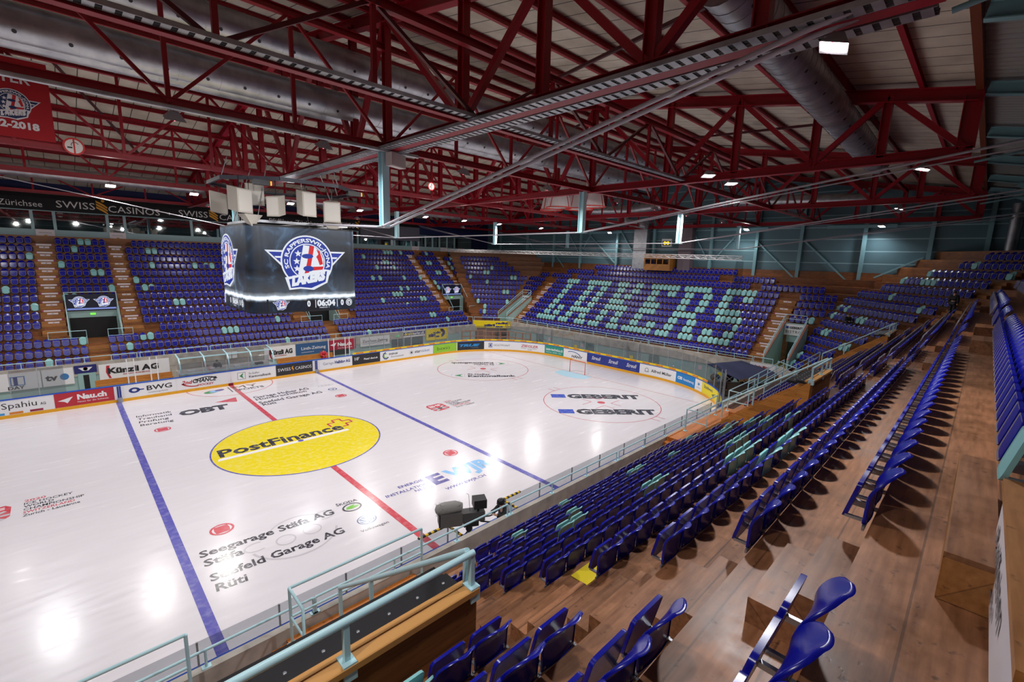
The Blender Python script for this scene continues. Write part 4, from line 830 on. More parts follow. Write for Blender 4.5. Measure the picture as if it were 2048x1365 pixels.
# ---------------- roof steel ----------------
TX = (-27.6, -13.4, .8, 14.4, 28.7, 43.2)
vy = [-25.3, -22.9, -20.6, -17.35, -13.9, -9.1, -6.3, -2.8, RY]; vy = vy + [3.6 - y for y in vy[:-1]][::-1]; vy[-1] = 29.3
def tz(y): return roofz(y) - .12
tnames = {-13.4: 'left of the scoreboard', .8: 'over the scoreboard', 14.4: 'beyond the scoreboard', 28.7: 'above the goal', 43.2: 'against the end wall', -27.6: 'left'}
for x in TX[1:]:
    t = empty('roof_truss', (x, 0, 0), label='deep red lattice truss spanning the hall %s' % tnames[x], cat='truss')
    mb = MB(); mb.ibeam((0, -25.5, 15), (0, 29.5, 15), .32, .36, .03); mb.build('bottom_chord', M_red, t)
    mb = MB(); mb.ibeam((0, -25.5, tz(-25.5)), (0, RY, tz(RY)), .34, .46, .035); mb.ibeam((0, RY, tz(RY)), (0, 29.5, tz(29.5)), .34, .46, .035); mb.build('top_chord', M_red, t)
    for i, y in enumerate(vy):
        mb = MB(); mb.ibeam((0, y, 15.1), (0, y, tz(y)), .26, .3 if i not in (0, len(vy) - 1) else .5, .03, (0, 1, 0)); mb.build('strut', M_red, t)
        if i < len(vy) - 1:
            y2 = vy[i + 1]
            a, c = ((y, 15.1), (y2, tz(y2))) if i >= 8 else ((y, tz(y)), (y2, 15.1))
            if i % 2 == 0 and i < 8: a, c = (y, 15.1), (y2, tz(y2))
            mb = MB(); mb.beam((0, a[0], a[1]), (0, c[0], c[1]), .2, .2); mb.build('diagonal', M_red, t)
# lengthwise lattice beams between the trusses
LB = ((-14.7, 'over the near boards', 1), (-9.1, 'at the near hanging posts', 0), (2.7, 'above centre ice', 0), (12.7, 'at the far hanging posts', 0), (27.6, 'above the far stand', 0), (-20.6, 'over the near stand', 2))
M_tray = M_steel
for y, nm, kind in LB:
    t = empty('lattice_beam', (0, y, 0), label='red lengthwise lattice beam %s' % nm, cat='beam')
    x0, x1 = -24, 43.2
    if kind != 2: mb = MB(); mb.ibeam((x0, 0, 15), (x1, 0, 15), .22, .26, .02); mb.build('bottom_chord', M_red, t)
    mb = MB(); zt = min(tz(y) - .3, 18.6) if kind != 1 else 17.1
    mb.ibeam((x0, 0, zt), (x1, 0, zt), .22, .24, .02); mb.build('top_chord', M_red, t)
    if kind != 2:
        for i in range(len(TX) - 1):
            a, c = TX[i], TX[i + 1]; q = (c - a) / 4
            for j in range(1, 4):
                if a + q * j < x0: continue
                mb = MB(); mb.beam((a + q * j, 0, 15), (a + q * j, 0, zt), .12, .12, (0, 1, 0)); mb.build('strut', M_red, t)
            for p_, r_ in (((a + q, zt), (a + 2 * q, 15)), ((a + 2 * q, 15), (a + 3 * q, zt)), ((a, 15), (a + q, zt)), ((a + 3 * q, zt), (c, 15))):
                if p_[0] < x0: continue
                mb = MB(); mb.beam((p_[0], 0, p_[1]), (r_[0], 0, r_[1]), .1, .1, (0, 1, 0)); mb.build('diagonal', C_(92, 10, 24) if kind else M_red, t)
# purlins
py_ = [RY - .9 - 2.25 * i for i in range(12)] + [RY + .9 + 2.25 * i for i in range(14)]
for i, y in enumerate(sorted(py_)):
    mb = MB(); mb.ibeam((-24, 0, 0), (44.4, 0, 0), .14, .22, .02); mb.build('purlin', M_red, loc=(0, y, roofz(y) + .2), label='thin red purlin under the roof deck, %s from the near side' % ORD[i], cat='purlin', group='purlins')
for i, (x, ya, yb) in enumerate(((-6.5, -18, -6), (7.5, -20, -8), (7.5, 6, 20), (21, -22, -10), (21, -6, 8), (36, -18, -4), (-6.5, 6, 22))):
    mb = MB(); mb.beam((x - 3, ya, roofz(ya) - .1), (x + 3, yb, roofz(yb) - .1), .12, .12); mb.build('roof_brace', C_(74, 28, 34), label='dark slanting brace under the roof deck, %s' % ORD[i], cat='brace', group='roof braces')
# rafters of the low roof over the near stand
for i, x in enumerate((-20.5, -13.4, -6.3, .8, 7.6, 14.4, 21.5, 28.7, 36, 42.5)):
    mb = MB(); mb.ibeam((0, -25.6, 17.0), (0, -35.2, 15.1), .26, .42, .03); mb.beam((0, -27, 16.5), (0, -34.9, 12.5), .2, .3); mb.build('rafter', M_tealst, loc=(x, 0, 0), label='grey teal rafter of the low roof above the near stand, %s' % ORD[i], cat='rafter', group='low roof rafters')
for i, x in enumerate((.8, 14.4, 28.7, 43.2)):
    mb = MB(); mb.tube([(0, -25.6, 15), (0, -28.2, 15.45), (0, -28.3, 15.1), (0, -25.6, 14.6)], .045, 6); mb.build('cable_bracket', M_tealst, loc=(x, 0, 0), label='small open steel bracket at the truss end, %s' % ORD[i], cat='bracket', group='cable brackets')
# ---------------- hanging posts and ropes ----------------
pn = [(.6, -9.1, 11.94), (13.6, -9.1, 12.45), (27.3, -8.5, 12.4), (42, -7.7, 12.4), (.6, 12.6, 12.4), (14.0, 12.7, 12.4), (27.0, 13.4, 12.35), (42, 15, 12.5)]
for i, (x, y, z) in enumerate(pn):
    mb = MB(); mb.ibeam((0, 0, 14.8), (0, 0, z), .3, .34, .03, (0, 1, 0)); mb.box(-.28, -.22, z - .03, .28, .22, z); mb.build('hanging_post', M_rail, loc=(x, y, 0), label='pale blue steel post hanging from a roof truss, %s' % ('nearest the scoreboard' if i == 0 else 'number %s' % ORD[i] if False else ('second of the near line', 'third of the near line', 'at the end wall', 'behind the scoreboard', 'second of the far line', 'third of the far line', 'far corner')[i - 1]), cat='post', group=None)
def rope(pts, label, r=.035, cat='rope', m_=None, name='rope'):
    mb = MB(); P_ = []
    for a, c in zip(pts[:-1], pts[1:]):
        a = Vector(a); c = Vector(c)
        for i in range(8): q = i / 8; P_.append(a.lerp(c, q) - Vector((0, 0, .0 * math.sin(math.pi * q))))
    P_.append(Vector(pts[-1])); mb.tube(P_, r, 6); mb.build(name, m_ or C_(170, 166, 174, .5), label=label, cat=cat)
for k_, dx in ((0, -.16), (1, .16)):
    rope([(.6 + dx, -26, 15.1), (.6 + dx, -23.7, 14.75), (.6 + dx, -9.1, 11.9), (.4 + dx, -2.6, 12.2), (.4 + dx, 3, 12.25), (.6 + dx, 12.6, 12.4)], ('left' if k_ else 'right') + ' thick corrugated hose of the pair slung past the scoreboard', .05, 'hose', name='hose')
for j, (i, nm) in enumerate(((1, 'beyond the scoreboard'), (2, 'above the goal'), (3, 'by the end wall'))):
    x, y, z = pn[i]
    rope([(x, -28, 15.2), (x, y, z), (pn[i + 4][0], pn[i + 4][1], pn[i + 4][2]), (pn[i + 4][0], 29, 14.9)], 'taut grey cable running across the hall %s' % nm, .045, 'cable', name='cable')
    rope([(x + .25, -28, 15.0), (x + .25, y, z + .02), (pn[i + 4][0] + .25, pn[i + 4][1], pn[i + 4][2]), (pn[i + 4][0] + .25, 29, 14.7)], 'second grey cable across the hall %s' % nm, .03, 'cable', name='cable')
rope([(.6, 12.6, 12.4), (14.0, 12.7, 12.4)], 'thin cable from the post behind the scoreboard', .03, 'cable', name='cable')
rope([(.6, 12.6, 12.4), (-13, 13, 14.9)], 'thin cable left of the scoreboard', .03, 'cable', name='cable')
# cable trays on the near lengthwise beam and along the scoreboard truss
def tray(a, b_, w, label, n):
    a = Vector(a); b_ = Vector(b_); d = (b_ - a); Ln = d.length; d.normalize(); s = d.cross(Vector((0, 0, 1))).normalized()
    t = empty('cable_tray', a, label=label, cat='cable tray')
    mb = MB()
    for q in (-1, 1): mb.beam(s * (q * w / 2), s * (q * w / 2) + d * Ln, .02, .1)
    for i in range(n): p = d * (Ln * (i + .5) / n); mb.beam(p - s * (w / 2) - Vector((0, 0, .045)), p + s * (w / 2) - Vector((0, 0, .045)), Ln / n * .62, .012)
    mb.build('tray_body', M_steel, t)
    mb = MB()
    for q in (-.25, -.05, .2): mb.tube([s * (q * w) + Vector((0, 0, -.01)), s * (q * w) + d * Ln + Vector((0, 0, -.01))], .03, 5)
    mb.build('cables', M_black, t)
tray((.42, -25.4, 14.86), (.42, 3, 14.86), .34, 'ladder cable tray left of the bottom chord over the scoreboard', 110)
tray((1.2, -25.4, 14.86), (1.2, 3, 14.86), .34, 'ladder cable tray right of the bottom chord over the scoreboard', 110)
tray((-24, -14.95, 14.98), (.6, -14.95, 14.98), .26, 'ladder cable tray on the lengthwise beam, left part', 90)
tray((1.3, -14.95, 14.98), (14.2, -14.95, 14.98), .26, 'ladder cable tray on the lengthwise beam beyond the scoreboard', 50)
# ---------------- air ducts ----------------
def duct(pts, r, label, holes=True, seams=1.2, name='air_duct'):
    t = empty(name, pts[0], label=label, cat='air duct'); o = Vector(pts[0]); P_ = [Vector(p) - o for p in pts]
    mb = MB(); mb.tube(P_, r, 20); mb.build('duct_shell', M_steel, t)
    mb = MB()
    for a, c in zip(P_[:-1], P_[1:]):
        d = (c - a); Ln = d.length; d.normalize(); k = max(1, int(Ln / seams))
        for i in range(k + 1):
            p = a + d * (Ln * i / k); mb.tube([p - d * .02, p + d * .02], r * 1.02, 20)
    mb.build('seam_rings', M_steel, t)
    if holes:
        mb = MB()
        for a, c in zip(P_[:-1], P_[1:]):
            d = (c - a); Ln = d.length; d.normalize(); k = int(Ln / 1.15); sd = d.cross(Vector((0, 0, 1))).normalized()
            for i in range(k):
                for q in (-1, 1):
                    dr = (sd * (q * .72) - Vector((0, 0, .69))).normalized(); p = a + d * (Ln * (i + .5 + .2 * q) / k) + dr * r * .99
                    mb.tube([p, p + dr * .02], .055, 8)
        mb.build('nozzles', M_black, t)
duct([(-24, -6.2, 17.0), (13, -6.2, 17.0), (26, -6.2, 17.0)], .52, 'large silver air duct lengthwise above the scoreboard, nearest of three')
duct([(-24, -4.2, 17.3), (12.5, -4.2, 17.3), (26, -4.2, 17.3)], .5, 'large silver air duct lengthwise above the scoreboard, middle of three', False)
duct([(-24, -7.1, 18.4), (30, -7.1, 18.4)], .5, 'silver air duct high under the roof, uppermost of three')
duct([(-24, 22.5, 16.0), (43, 22.5, 16.0)], .45, 'slim silver air duct above the far stand', False)
duct([(2.0, -21.5, 17.05), (26, -21.0, 16.9)], .6, 'fat ribbed silver duct over the near stand, upper right', True, .5)
duct([(40, -7.5, 17.1), (40, -19, 16.5)], .5, 'silver duct crossing before the end wall, right', False, .8)
duct([(36, 7.8, 16.6), (38, 3, 16.6), (38, -2, 16.9)], .45, 'grey elbowed duct before the end wall, left', False, .8)
duct([(40, 4.6, 17.3), (40, 4.4, 15.5), (40, 1.8, 15.0)], .45, 'silver duct elbow above the goal end', False, .5)
for i, (x, y) in enumerate(((43.5, -27.4), (43.6, -29.0))):
    mb = MB(); mb.tube([(0, 0, 9), (0, 0, 16)], .38, 16); mb.build('duct_riser', M_steel, loc=(x, y, 0), label='vertical silver duct in the right corner, %s one' % ('left', 'right')[i], cat='duct')
mb = MB(); mb.tube([(-24, 0, 0), (2, 0, 0)], .07, 10); mb.build('water_pipe', M_steel, loc=(0, -9.4, 14.8), label='thin silver pipe under the lengthwise beam, upper left', cat='pipe')
# ---------------- floodlights ----------------
M_lamp = mat('lamp_glow', (255, 255, 255), .5, emit=(255, 250, 255), es=60)
for i, (loc, p, tg) in enumerate(LAMPS):
    loc = Vector(loc); d = (Vector(tg) - loc).normalized()
    f = empty('floodlight', loc, label='floodlight with glowing face under the roof steel, lamp over %s, %s' % (('near side', 'far side')[loc.y > 0], ORD[i]), cat='floodlight', group='roof floodlights')
    s = d.cross(Vector((0, 0, 1)));
    if s.length < .05: s = Vector((1, 0, 0))
    s.normalize(); u = s.cross(d)
    def Q(a, b_, c): return tuple(s * a + u * b_ + d * c)
    mb = MB(); A = [Q(a, b_, -.32) for a, b_ in ((-.1, -.08), (.1, -.08), (.1, .08), (-.1, .08))]; B_ = [Q(a, b_, -.1) for a, b_ in ((-.26, -.22), (.26, -.22), (.26, .22), (-.26, .22))]
    mb.add(A + B_, [(0, 1, 2, 3), (0, 4, 5, 1), (1, 5, 6, 2), (2, 6, 7, 3), (3, 7, 4, 0)]); mb.build('housing', C_(150, 150, 152), f)
    mb = MB(); mb.add([Q(a, b_, -.11) for a, b_ in ((-.2, -.16), (.2, -.16), (.2, .16), (-.2, .16))], [(0, 1, 2, 3), (3, 2, 1, 0)]); mb.build('lamp_face', M_lamp, f)
    mb = MB(); mb.beam((0, 0, .05), (0, 0, .5), .03); mb.build('bracket', M_red, f)
# ---------------- scoreboard cube ----------------
X0, X1, Y0, Y1, ZA, ZB = -2.75, 2.6, -2.65, 2.85, 7.9, 11.95
sb = empty('scoreboard', (0, 0, 0), label='big video scoreboard with rounded corners hanging over centre ice', cat='scoreboard')
rr = .75
def cubepath(a):     # perimeter: start middle of the left side, run toward the near left corner, along the front
    pass
peri = []
def arc(cx, cy, a0, a1):
    for i in range(9): t = R(a0 + (a1 - a0) * i / 8); peri.append((cx + rr * math.cos(t), cy + rr * math.sin(t)))
arc(X0 + rr, Y1 - rr, 90, 180); arc(X0 + rr, Y0 + rr, 180, 270); arc(X1 - rr, Y0 + rr, 270, 360); arc(X1 - rr, Y1 - rr, 0, 90); peri.append(peri[0])
cum = [0]
for a, c in zip(peri[:-1], peri[1:]): cum.append(cum[-1] + math.dist(a, c))
def pp(s, o=0.):
    s = s % cum[-1]
    for i in range(len(cum) - 1):
        if s <= cum[i + 1]:
            t = (s - cum[i]) / (cum[i + 1] - cum[i] + 1e-9); a, c = peri[i], peri[i + 1]; dx, dy = c[0] - a[0], c[1] - a[1]; l = math.hypot(dx, dy) + 1e-9
            return (a[0] + dx * t + dy / l * o, a[1] + dy * t - dx / l * o)
mb = MB(); mb.prism([p for p in peri[:-1]], ZB, ZB + .08); mb.prism(peri[:-1], ZA - .06, ZA); mb.build('frame', M_black, sb)
# LED picture: procedural storm sky over a glowing ice horizon
m = bpy.data.materials.new('led_picture'); m.use_nodes = True; MATS['led_picture'] = m; N = m.node_tree.nodes; L_ = m.node_tree.links; b = N['Principled BSDF']; b.inputs['Base Color'].default_value = (.01, .01, .012, 1); b.inputs['Roughness'].default_value = .35
tc = N.new('ShaderNodeTexCoord'); nz = N.new('ShaderNodeTexNoise'); nz.inputs['Scale'].default_value = .75; nz.inputs['Detail'].default_value = 6; nz.inputs['Distortion'].default_value = 1.2; L_.new(tc.outputs['Object'], nz.inputs[0])
cr = N.new('ShaderNodeValToRGB'); e = cr.color_ramp.elements; e[0].position = .4; e[0].color = (.0005, .001, .003, 1); e[1].position = .74; e[1].color = (.1, .2, .34, 1); q = e.new(.56); q.color = (.006, .02, .045, 1); L_.new(nz.outputs[0], cr.inputs[0])
sp = N.new('ShaderNodeSeparateXYZ'); L_.new(tc.outputs['Object'], sp.inputs[0])
hz = N.new('ShaderNodeValToRGB'); e = hz.color_ramp.elements; e[0].position = 0; e[0].color = (0, 0, 0, 1); e[1].position = 1; e[1].color = (.05, .07, .1, 1)
for ps, v in ((.12, 0), (.135, .15), (.17, 2.6), (.2, .5), (.235, .1), (.5, .0), (.8, .04)): q = e.new(ps); q.color = (v * .8, v * .9, v, 1)
mr = N.new('ShaderNodeMapRange'); mr.inputs[1].default_value = ZA; mr.inputs[2].default_value = ZB; L_.new(sp.outputs['Z'], mr.inputs[0]); 
wv = N.new('ShaderNodeTexNoise'); wv.inputs['Scale'].default_value = 2.5; wv.inputs['Detail'].default_value = 5; L_.new(tc.outputs['Object'], wv.inputs[0])
ms = N.new('ShaderNodeMath'); ms.operation = 'MULTIPLY_ADD'; ms.inputs[1].default_value = .045; L_.new(wv.outputs[0], ms.inputs[0]); sub = N.new('ShaderNodeMath'); sub.operation = 'SUBTRACT'; sub.inputs[1].default_value = .022; L_.new(mr.outputs[0], sub.inputs[0]); L_.new(sub.outputs[0], ms.inputs[2]); L_.new(ms.outputs[0], hz.inputs[0])
ad_ = N.new('ShaderNodeMix'); ad_.data_type = 'RGBA'; ad_.blend_type = 'ADD'; ad_.inputs[0].default_value = 1; L_.new(cr.outputs[0], ad_.inputs[6]); L_.new(hz.outputs[0], ad_.inputs[7]); ad_.clamp_result = False
L_.new(ad_.outputs[2], b.inputs['Emission Color']); b.inputs['Emission Strength'].default_value = 1.0
mb = MB(); n = len(peri) - 1; vs = []
for p in peri[:-1]: vs += [(p[0], p[1], ZA), (p[0], p[1], ZB)]
mb.add(vs, [(2 * i, 2 * ((i + 1) % n), 2 * ((i + 1) % n) + 1, 2 * i + 1) for i in range(n)], 0, True); mb.build('led_screen', m, sb)
def E_(name, rgb, s): return mat(name, (10, 10, 10), .5, emit=rgb, es=s)
L_bl = E_('led_blue', (20, 60, 190), .9); L_wh = E_('led_white', (240, 245, 255), 1.3); L_rd = E_('led_red', (235, 20, 30), 1.1); L_dk = E_('led_dark', (8, 9, 14), .5); L_or = E_('led_orange', (240, 140, 90), 1)
LM = [L_bl, L_wh, L_rd, L_dk]
def crest(put, cx, cz, S):
    """winged round team crest; put(shape, mi, layer) with coordinates in metres around the centre"""
    def sh(shape, mi, ly): put(([(cx + p[0] * S, cz + p[1] * S) for p in shape[0]], shape[1]), mi, ly)
    wing = [(-1.62, .52), (-.72, .52), (-.5, .2), (-.5, -.5), (-.95, -.35), (-1.02, -.22)]
    for sx in (1, -1):
        W = [(p[0] * sx, p[1]) for p in (( -1.66, .44), (-.6, .44), (-.6, -.42), (-.95, -.3))]
        sh(poly(W if sx == 1 else W[::-1]), 1, 0)
        W = [(p[0] * sx, p[1]) for p in ((-1.52, .37), (-.7, .37), (-.7, -.34), (-.9, -.24))]
        sh(poly(W if sx == 1 else W[::-1]), 0, 1)
        for z_ in (.16, -.06): Q_ = [(p[0] * sx, p[1]) for p in ((-1.3 + (.16 - z_), z_ + .04), (-.6, z_ + .04), (-.6, z_ - .03), (-1.25 + (.16 - z_), z_ - .03))]; sh(poly(Q_ if sx == 1 else Q_[::-1]), 1, 2)
    sh(disc(48, 1.08, 1.08), 1, 3); sh(disc(48, 1.02, 1.02), 0, 4); sh(disc(48, .74, .74), 1, 5); sh(disc(48, .7, .7), 0, 6)
    sh(poly([(-.15, .68), (.3, .63), (.55, .42), (.68, .1), (.66, -.2), (.5, -.5), (-.42, -.55), (-.3, 0)]), 1, 7)
    sh(poly([(.1, .66), (.3, .63), (.12, -.2), (.02, -.5), (-.16, -.52), (-.02, 0)]), 2, 8)
    sh(poly([(.38, .52), (.52, .44), (.6, .15), (.64, -.1), (.5, -.15), (.42, .1), (.36, .2), (.46, .32)]), 2, 8); sh(poly([(.2, -.22), (.66, -.2), (.6, -.34), (.2, -.38)]), 2, 8)
    sh(ring(24, 0, 1), 0, 9) if False else None
    sh(disc(20, .24, .1, .0, .22), 0, 9); sh(disc(20, .22, .12, .02, -.3), 0, 9)
    for a, c in ((-.38, .32), (-.45, .0), (-.45, -.3)): sh(star(a, c, .15), 1, 9)
    vs, fs = text('SC RAPPERSWIL-JONA', bold=.03)
    arcv = []
    for p in vs: t = R(200 - 220 * p[0]); r_ = .8 + .15 * p[1]; arcv.append((r_ * math.cos(t), r_ * math.sin(t)))
    sh((arcv, fs), 1, 9)
    sh(poly([(-.8, -1.18), (-.95, -.66), (-.6, -.6), (.7, -.32), (.95, -.36), (.8, -.9), (.2, -1.2), (-.35, -1.14)]), 1, 10)
    sh(poly([(-.74, -1.1), (-.8, -.74), (.8, -.4), (.72, -.86), (.1, -1.12), (-.35, -1.07)]), 0, 11)
    vs, fs = text('LAKERS', bold=.09, shear=.12); sh(([(-.7 + 1.42 * p[0], -1.0 + .36 * p[1] + .26 * p[0]) for p in vs], fs), 1, 12)
def side(s0, wdt, small=False):
    mb = MB()
    def put(shape, mi, ly): mb.add([(*pp(s0 + p[0], .012 + .003 * ly), p[1]) for p in shape[0]], shape[1], mi)
    crest(put, 0, 10.35, 1.18); 
    put(rect(-2.0, ZA + .02, 2.55, ZA + .62), 3, 0)
    crest(put, -1.35, ZA + .37, .24)
    for s, x, w_, h in (('0', -.12, .17, .28), ('06:04', .38, .95, .3), ('0', 1.62, .17, .28)):
        vs, fs = text(s, bold=.05); put(([(x + w_ * p[0], ZA + .2 + h * p[1]) for p in vs], fs), 1, 1)
    for x in (.29, 1.42): put(rect(x, ZA + .12, x + .03, ZA + .52), 1, 1)
    vs, fs = text('TO WARM UP'); put(([(.5 + .6 * p[0], ZA + .55 + .05 * p[1]) for p in vs], fs), 1, 1); vs, fs = text('PERIOD 1'); put(([(.5 + .5 * p[0], ZA + .09 + .05 * p[1]) for p in vs], fs), 1, 1)
    put(disc(24, .19, .19, 2.1, ZA + .33), 1, 1); put(ring(24, .12, .15, 0, 360, 1, 2.1, ZA + .33), 3, 2); put(star(2.1, ZA + .33, .08), 3, 2)
    mb.build('led_graphics', LM, sb)
arcL = rr * math.pi / 2
s_left = arcL + (Y1 - Y0 - 2 * rr) / 2; s_front = 2 * arcL + (Y1 - Y0 - 2 * rr) + (X1 - X0 - 2 * rr) / 2
side(s_front - .05, 1); side(s_left - .95, 1); side(s_front + (X1 - X0) / 2 + (Y1 - Y0) / 2 - rr * .43, 1)
mb = MB()
for x in (-2.2, 2.0):
    for y in (-2.1, 2.3): mb.tube([(x, y, ZB), (x * .6, y * .6, 15)], .02, 5)
mb.build('suspension_cable', M_steel, sb)
mb = MB()
for a, c in (((-2.3, -2.2), (2.2, -2.2)), ((2.2, -2.2), (2.2, 2.4)), ((2.2, 2.4), (-2.3, 2.4)), ((-2.3, 2.4), (-2.3, -2.2))): mb.beam((a[0], a[1], ZB + .25), (c[0], c[1], ZB + .25), .08, .12)
mb.build('top_frame', M_steel, sb)
# speaker ring above
tr = empty('speaker_frame', (0, 0, 14.1), label='dark steel octagonal frame carrying the speakers above the scoreboard', cat='frame')
mb = MB(); oc = [(3.6 * math.cos(R(22.5 + 45 * i)), 3.4 * math.sin(R(22.5 + 45 * i)), 0) for i in range(9)]
for a, c in zip(oc[:-1], oc[1:]): mb.beam(a, c, .1, .16)
mb.build('ring_beam', C_(60, 62, 72), tr)
mb = MB()
for i in range(0, 8, 2): mb.tube([oc[i], (oc[i][0] * .9, oc[i][1] * .9, .95)], .02, 5)
mb.build('hanger', M_steel, tr)
SPK = [(-2.9, -2.4, 13.1, 30, .82, 1.05, 'large light grey speaker box at the front left of the frame', 15), (-1.9, -1.2, 13.55, -20, .8, 1.0, 'light grey speaker box behind the front left one', 8), (-1.45, -2.7, 12.95, -50, .6, .9, 'narrow grey speaker box tilted, second from left', 12),
       (-.05, -2.6, 13.2, 12, .72, 1.15, 'upright light grey speaker box at the middle of the frame', 8), (.55, -1.2, 13.45, 40, .75, 1.05, 'light grey speaker box behind the middle one', 6), (1.35, -2.4, 12.95, -25, .8, 1.0, 'large light grey speaker box at the right of the frame', 12),
       (2.6, .6, 13.2, -80, .7, 1.0, 'dark grey speaker box at the rear right of the frame', 10), (-2.8, 1.6, 13.2, 80, .7, 1.0, 'light grey speaker box at the rear left of the frame', 10)]
for x, y, z, a, w_, h, lb, tilt in SPK:
    e = empty('loudspeaker', (x, y, z), R(a), label=lb, cat='loudspeaker')
    mb = MB(); tp = R(tilt); pr = [(-w_ / 2, -.3), (w_ / 2, -.3), (w_ / 2 * .62, .42), (-w_ / 2 * .62, .42)]
    mb.prism(pr, [-h / 2 - .1, -h / 2 - .1, -h / 2 + .05, -h / 2 + .05], [h / 2 - .1, h / 2 - .1, h / 2 + .05, h / 2 + .05]); mb.build('cabinet', M_grey, e)
    mb = MB(); mb.box(-w_ / 2 + .05, -.325, -h / 2 - .04, w_ / 2 - .05, -.3, h / 2 - .16); mb.build('grille', C_(192, 188, 180), e)
    mb = MB(); mb.beam((0, 0, h / 2), (0, 0, 14.1 - z), .03); mb.build('bracket', M_black, e)
for x, y, z, a, lb in ((-2.4, -2.55, 12.2, 20, 'small wedge speaker pointing down at the front left'), (1.3, -2.5, 12.1, -20, 'small wedge speaker pointing down at the front right')):
    e = empty('wedge_speaker', (x, y, z), R(a), label=lb, cat='loudspeaker'); mb = MB(); mb.add([(-.45, 0, .25), (.45, 0, .25), (.45, .5, .25), (-.45, .5, .25), (0, .1, -.35), (0, .3, -.35)], [(3, 2, 1, 0), (0, 1, 4), (1, 2, 5, 4), (2, 3, 5), (3, 0, 4, 5)]); mb.build('cabinet', M_grey, e)
    mb = MB(); mb.beam((0, .25, .25), (0, .25, 1.9), .02); mb.build('bracket', M_black, e)
for x, lb in ((-2.1, 'black moving spotlight with orange end, left'), (2.3, 'black moving spotlight with orange end, right')):
    e = empty('spotlight', (x, -2.9, 13.85), label=lb, cat='spotlight'); mb = MB(); mb.box(-.35, -.12, -.1, .35, .12, .12); mb.build('housing', M_black, e); mb = MB(); mb.box(.35, -.1, -.08, .42, .1, .1); mb.build('lens', mat('orange_glow', (250, 150, 20), emit=(255, 150, 20), es=1.5), e)
e = empty('wall_speaker', (1.0, -9.35, 14.5), R(20), label='flat white speaker box on top of the nearest pale blue post', cat='loudspeaker'); mb = MB(); mb.box(-.42, -.16, -.25, .42, .16, .25); mb.build('cabinet', C_(214, 204, 200), e); mb = MB(); mb.box(-.38, -.175, -.21, .38, -.16, .21); mb.build('grille', C_(200, 190, 186), e)
# dark projector screen box behind
e = empty('screen_box', (17.5, 20, 13.2), label='dark hanging panel box before the black banner', cat='panel'); mb = MB(); mb.box(-3.6, -.2, -.75, 3.6, .2, .75); mb.build('panel', C_(52, 52, 62, .5), e)
# ---------------- truss with safety net ----------------
nt = empty('net_truss', (31.0, 0, 11.2), label='white aluminium lattice truss hung across the hall behind the goal', cat='truss')
mb = MB(); ya, yb = 29.5, -12.3
for dx, dz in ((0, 0), (0, .32), (.3, .16)): mb.tube([(dx, ya, dz + .35), (dx, yb, dz)], .03, 6)
n = 60
for i in range(n):
    a = ya + (yb - ya) * i / n; c = ya + (yb - ya) * (i + 1) / n; zz = .35 * (1 - i / n)
    mb.beam((0, a, zz + (0 if i % 2 else .32)), (0, c, zz + (.32 if i % 2 else 0)), .02); mb.beam((0, a, zz + .32), (.3, c, zz + .16), .02); mb.beam((.3, a, zz + .16), (0, c, zz), .02)
mb.build('lattice', C_(216, 214, 214, .4), nt)
M_net = net_mat('dark_net', (30, 32, 40), .38)
mb = MB(); mb.add([(31.05, -10.7, 11.1), (31.05, -13.0, 11.1), (31.05, -12.9, 3.4), (31.05, -10.4, 3.4), (31.05, -11.9, 6)], [(0, 1, 2, 3)]); 
mb = MB()
vs = []; nn = 12
for i in range(nn + 1):
    z = 11.1 - (11.1 - 3.3) * i / nn; w_ = .75 + 1.5 * (i / nn) ** 1.2
    for j in range(7): q = j / 6; vs.append((31.1 + .18 * math.sin(j * 2.2 + i * .3), -12.35 + w_ * (1 - q) * .75 - q * .1 * i / nn, z))
mb.add(vs, [(i * 7 + j, i * 7 + j + 1, (i + 1) * 7 + j + 1, (i + 1) * 7 + j) for i in range(nn) for j in range(6)]); mb.build('safety_net', M_net, label='dark bunched safety net hanging from the white truss behind the goal', cat='net')
# ---------------- hung goal nets ----------------
M_wnet = net_mat('white_net', (236, 228, 226), .6)
for i, (dx, dy, s) in enumerate(((0, 2.1, .85), (-.9, .5, 1.0), (.6, -.3, 1.05), (-.2, -2.2, .9))):
    e = empty('goal_frame', (20 + dx, -3.1 + dy, 14.75), label='white netted goal with red rim hung from the roof, %s from the left' % ORD[i], cat='goal', group='goals hung under the roof')
    mb = MB(); mb.lathe([(.5 * s, 1.75), (.62 * s, 1.7), (.75 * s, .9), (.95 * s, .1), (1.0 * s, 0)], n=20); mb.build('netting', M_wnet, e)
    mb = MB(); mb.tube([(math.cos(R(a)) * s, math.sin(R(a)) * s, 0) for a in range(0, 361, 18)], .04, 6)
    for a in (0, 90, 180, 270): mb.tube([(math.cos(R(a)) * s, math.sin(R(a)) * s, 0), (math.cos(R(a)) * .5 * s, math.sin(R(a)) * .5 * s, 1.75)], .03, 5)
    mb.build('rim', C_(190, 40, 30), e); mb = MB(); mb.tube([(0, 0, 1.75), (0, 0, 3.2)], .015, 4); mb.build('hanger', C_(220, 200, 180), e)
